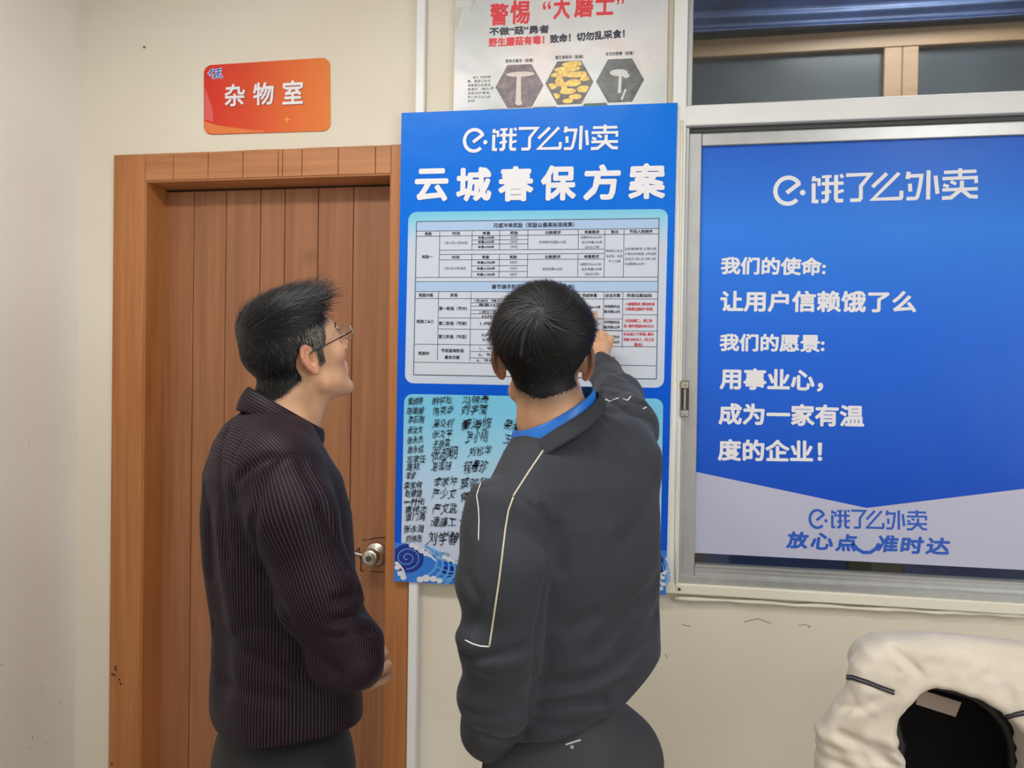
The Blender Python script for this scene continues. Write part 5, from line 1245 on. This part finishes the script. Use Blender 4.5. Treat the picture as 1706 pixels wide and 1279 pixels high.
MB().box(bx-.24, bx+.24, CYc+.06, CYc+.50, .44, .52, .025).build('seat', M['seat'], chair)
MB().tube([(bx, CYc+.02, cz-.16), (bx, CYc-.01, .55), (bx, CYc+.05, .41), (bx, CYc+.2, .40)], .022, 8).build('back_bracket', M['black'], chair, True)
MB().lathe([(.028, .08), (.028, .28), (.019, .28), (.019, .44)], (bx, CYc+.28, 0), (0, 0, 1), 20).build('gas_column', M['steel'], chair, True)
for k in range(5):
    a = 2*PI*k/5+.3; e_ = np.array([bx+.26*math.cos(a), CYc+.28+.26*math.sin(a), .075])
    lg = MB().tube([(bx, CYc+.28, .11), tuple(e_)], [.024, .015], 8).build('base_arm', M['black'], chair, True)
    MB().tube([e_+np.array([-.02*math.sin(a), .02*math.cos(a), -.047]), e_+np.array([.02*math.sin(a), -.02*math.cos(a), -.047])], .0265, 14).build('caster', M['black'], lg, True)
for s_ in (-1, 1):
    MB().tube([(bx+s_*.24, CYc+.16, .47), (bx+s_*.29, CYc+.18, .50), (bx+s_*.29, CYc+.20, .66), (bx+s_*.29, CYc+.34, .67)], .013, 8).build('armrest', M['black'], chair, True)
def jackM():
    t = NT('cream_jacket'); n = t.noise(t.coord(), 14, 4); t.l(t.ramp(n, [(.3, lin((196, 186, 168))), (.7, lin((208, 199, 184)))]), t.b.inputs['Base Color']); t.b.inputs['Roughness'].default_value = .55
    t.b.inputs['Sheen Weight'].default_value = .08; t.bump(t.noise(t.coord((1, 1, .6)), 34, 4), .35, .006); return t.m
M['jacket'] = jackM()
# padded jacket: a thick shell around the chair back with the opening that shows the back
jo = [(1355, 1235), (1360, 1200), (1380, 1165), (1400, 1130), (1408, 1095), (1432, 1068), (1468, 1052), (1540, 1049), (1640, 1054), (1740, 1066), (1800, 1085), (1830, 1130), (1850, 1200), (1860, 1290), (1860, 1420), (1352, 1420), (1350, 1290)]
ji = [(1492, 1153), (1512, 1134), (1537, 1123), (1570, 1128), (1610, 1140), (1648, 1164), (1674, 1192), (1690, 1222), (1697, 1255), (1694, 1300), (1690, 1420), (1470, 1420), (1473, 1300), (1484, 1262), (1494, 1242), (1482, 1222), (1478, 1196), (1482, 1172)]
po = np.array([CP(*p)[[0, 2]] for p in jo]); pi_ = np.array([CP(*p)[[0, 2]] for p in ji])
def polyd(P2, V):
    d = np.full(len(P2), 9.0); s_ = np.ones(len(P2)); n = len(V)
    for i in range(n):
        a = V[i]; b = V[i-1]; e = b-a; w_ = P2-a; t = np.clip(w_@e/(e@e), 0, 1); q = w_-t[:, None]*e; d = np.minimum(d, (q*q).sum(1))
        c1 = P2[:, 1] >= a[1]; c2 = P2[:, 1] < b[1]; c3 = e[0]*w_[:, 1] > e[1]*w_[:, 0]; f = (c1 & c2 & c3) | (~c1 & ~c2 & ~c3); s_ = np.where(f, -s_, s_)
    return s_*np.sqrt(d)
cj = lambda *p: [CP(a, b, CYc-.045) for a, b in p]
def jbase(P):
    p2 = P[:, [0, 2]]; do = polyd(p2, po)+.030; di = polyd(p2, pi_)
    yc = CYc-.022+.25*(P[:, 0]-bx)**2-.015*sm(ztop+.08-P[:, 2], 0, .1)
    th = .026+.018*np.sin(np.clip(-do/.09, 0, 1)*PI/2)
    dy = np.abs(P[:, 1]-yc)-th*.35
    o2 = np.hypot(np.maximum(do, 0), np.maximum(dy, 0))+np.minimum(np.maximum(do, dy), 0)-.026
    d = smax(o2, -di, .016)
    dp = polyd(p2, po)+.090            # the half of the jacket that hangs on the far side of the backrest, and the bridge over its top
    bk = np.hypot(np.maximum(dp, 0), np.maximum(np.abs(P[:, 1]-(CYc+.118))-.006, 0))+np.minimum(np.maximum(dp, np.abs(P[:, 1]-(CYc+.118))-.006), 0)-.020
    bq = np.stack([np.abs(dp-.022)-.012, np.abs(P[:, 1]-(CYc+.05))-.055, (ztop-.01)-P[:, 2]], 1); br = np.linalg.norm(np.maximum(bq, 0), axis=1)+np.minimum(bq.max(1), 0)-.020
    d = smin(d, smin(bk, br, .02), .02)
    q = P[:, 2]*1.0
    return d
crJ = [(oncrease(jbase, pxs), dp, wd) for pxs, dp, wd in [(((1488, 1080), (1512, 1100), (1534, 1118)), .008, .006), (((1545, 1090), (1530, 1105), (1538, 1118)), -.006, .007), (((1500, 1110), (1512, 1118), (1500, 1130)), -.004, .005), (((1620, 1125), (1642, 1108)), -.004, .006), (((1640, 1090), (1700, 1100), (1760, 1112)), .005, .012), (((1560, 1068), (1640, 1078), (1730, 1092)), .004, .016),
       (((1395, 1175), (1440, 1180), (1478, 1160)), .006, .008), (((1370, 1195), (1400, 1225), (1440, 1245), (1470, 1262)), .012, .008), (((1420, 1165), (1392, 1215)), .006, .008), (((1455, 1200), (1430, 1235), (1440, 1270)), .006, .008), (((1390, 1215), (1450, 1180)), -.005, .008), (((1355, 1238), (1385, 1218)), -.005, .006),
       (((1400, 1128), (1445, 1140), (1490, 1156)), .004, .007), (((1680, 1150), (1690, 1190)), .006, .010), (((1410, 1100), (1404, 1122)), .005, .006)]]
def jacket(P):
    d = jbase(P); p2 = P[:, [0, 2]]; q = P[:, 2]*1.0
    lw = sm(CP(1400, 1150)[2]-P[:, 2], -.01, .05)
    d = d+(.0014+.0034*lw)*np.sin(P[:, 0]*26+np.sin(q*31)*1.6+q*18)*np.sin(q*37+P[:, 0]*11)
    d = d+(.0008+.0022*lw)*np.sin(P[:, 0]*95+3*np.sin(q*40)+q*70)*np.sin(q*80-P[:, 0]*60)
    for pts, dp, wd in crJ: d = d+crease(P, pts, dp, wd)
    # quilted seam rows on the hanging sleeves
    low = sm(CP(1400, 1180)[2]-P[:, 2], 0, .03); d = d-.004*np.abs(np.sin((P[:, 2]*.8+P[:, 0]*.5)*62))*low*(polyd(p2, pi_) > .01)
    return smax(d, CP(1500, 1400)[2]-P[:, 2], .01)
lo_ = np.array([po[:, 0].min()-.03, CYc-.12, po[:, 1].min()-.02]); hi_ = np.array([po[:, 0].max()+.03, CYc+.19, po[:, 1].max()+.05])
v, fa = surface(jacket, lo_, hi_, .0044)
jk = npmesh('jacket', v, fa, M['jacket']); tag(jk, 'cream padded jacket with thin black and white trim over the chair back', 'jacket')
M['pblk'] = mat('navy_black_piping', (22, 22, 34), .5)
for px in ([(1402, 1127), (1420, 1128), (1445, 1136), (1470, 1146), (1490, 1153)], [(1676, 1194), (1690, 1190), (1704, 1187), (1730, 1186), (1770, 1188)]):
    for dy_, r_, m_ in ((-2.2, .0022, 'pblk'), (0, .0013, 'pipew'), (2.2, .0026, 'pblk')): tubeon('piping', [(a, b+dy_) for a, b in px], jacket, r_, M[m_], jk)
#@@CHAIR1
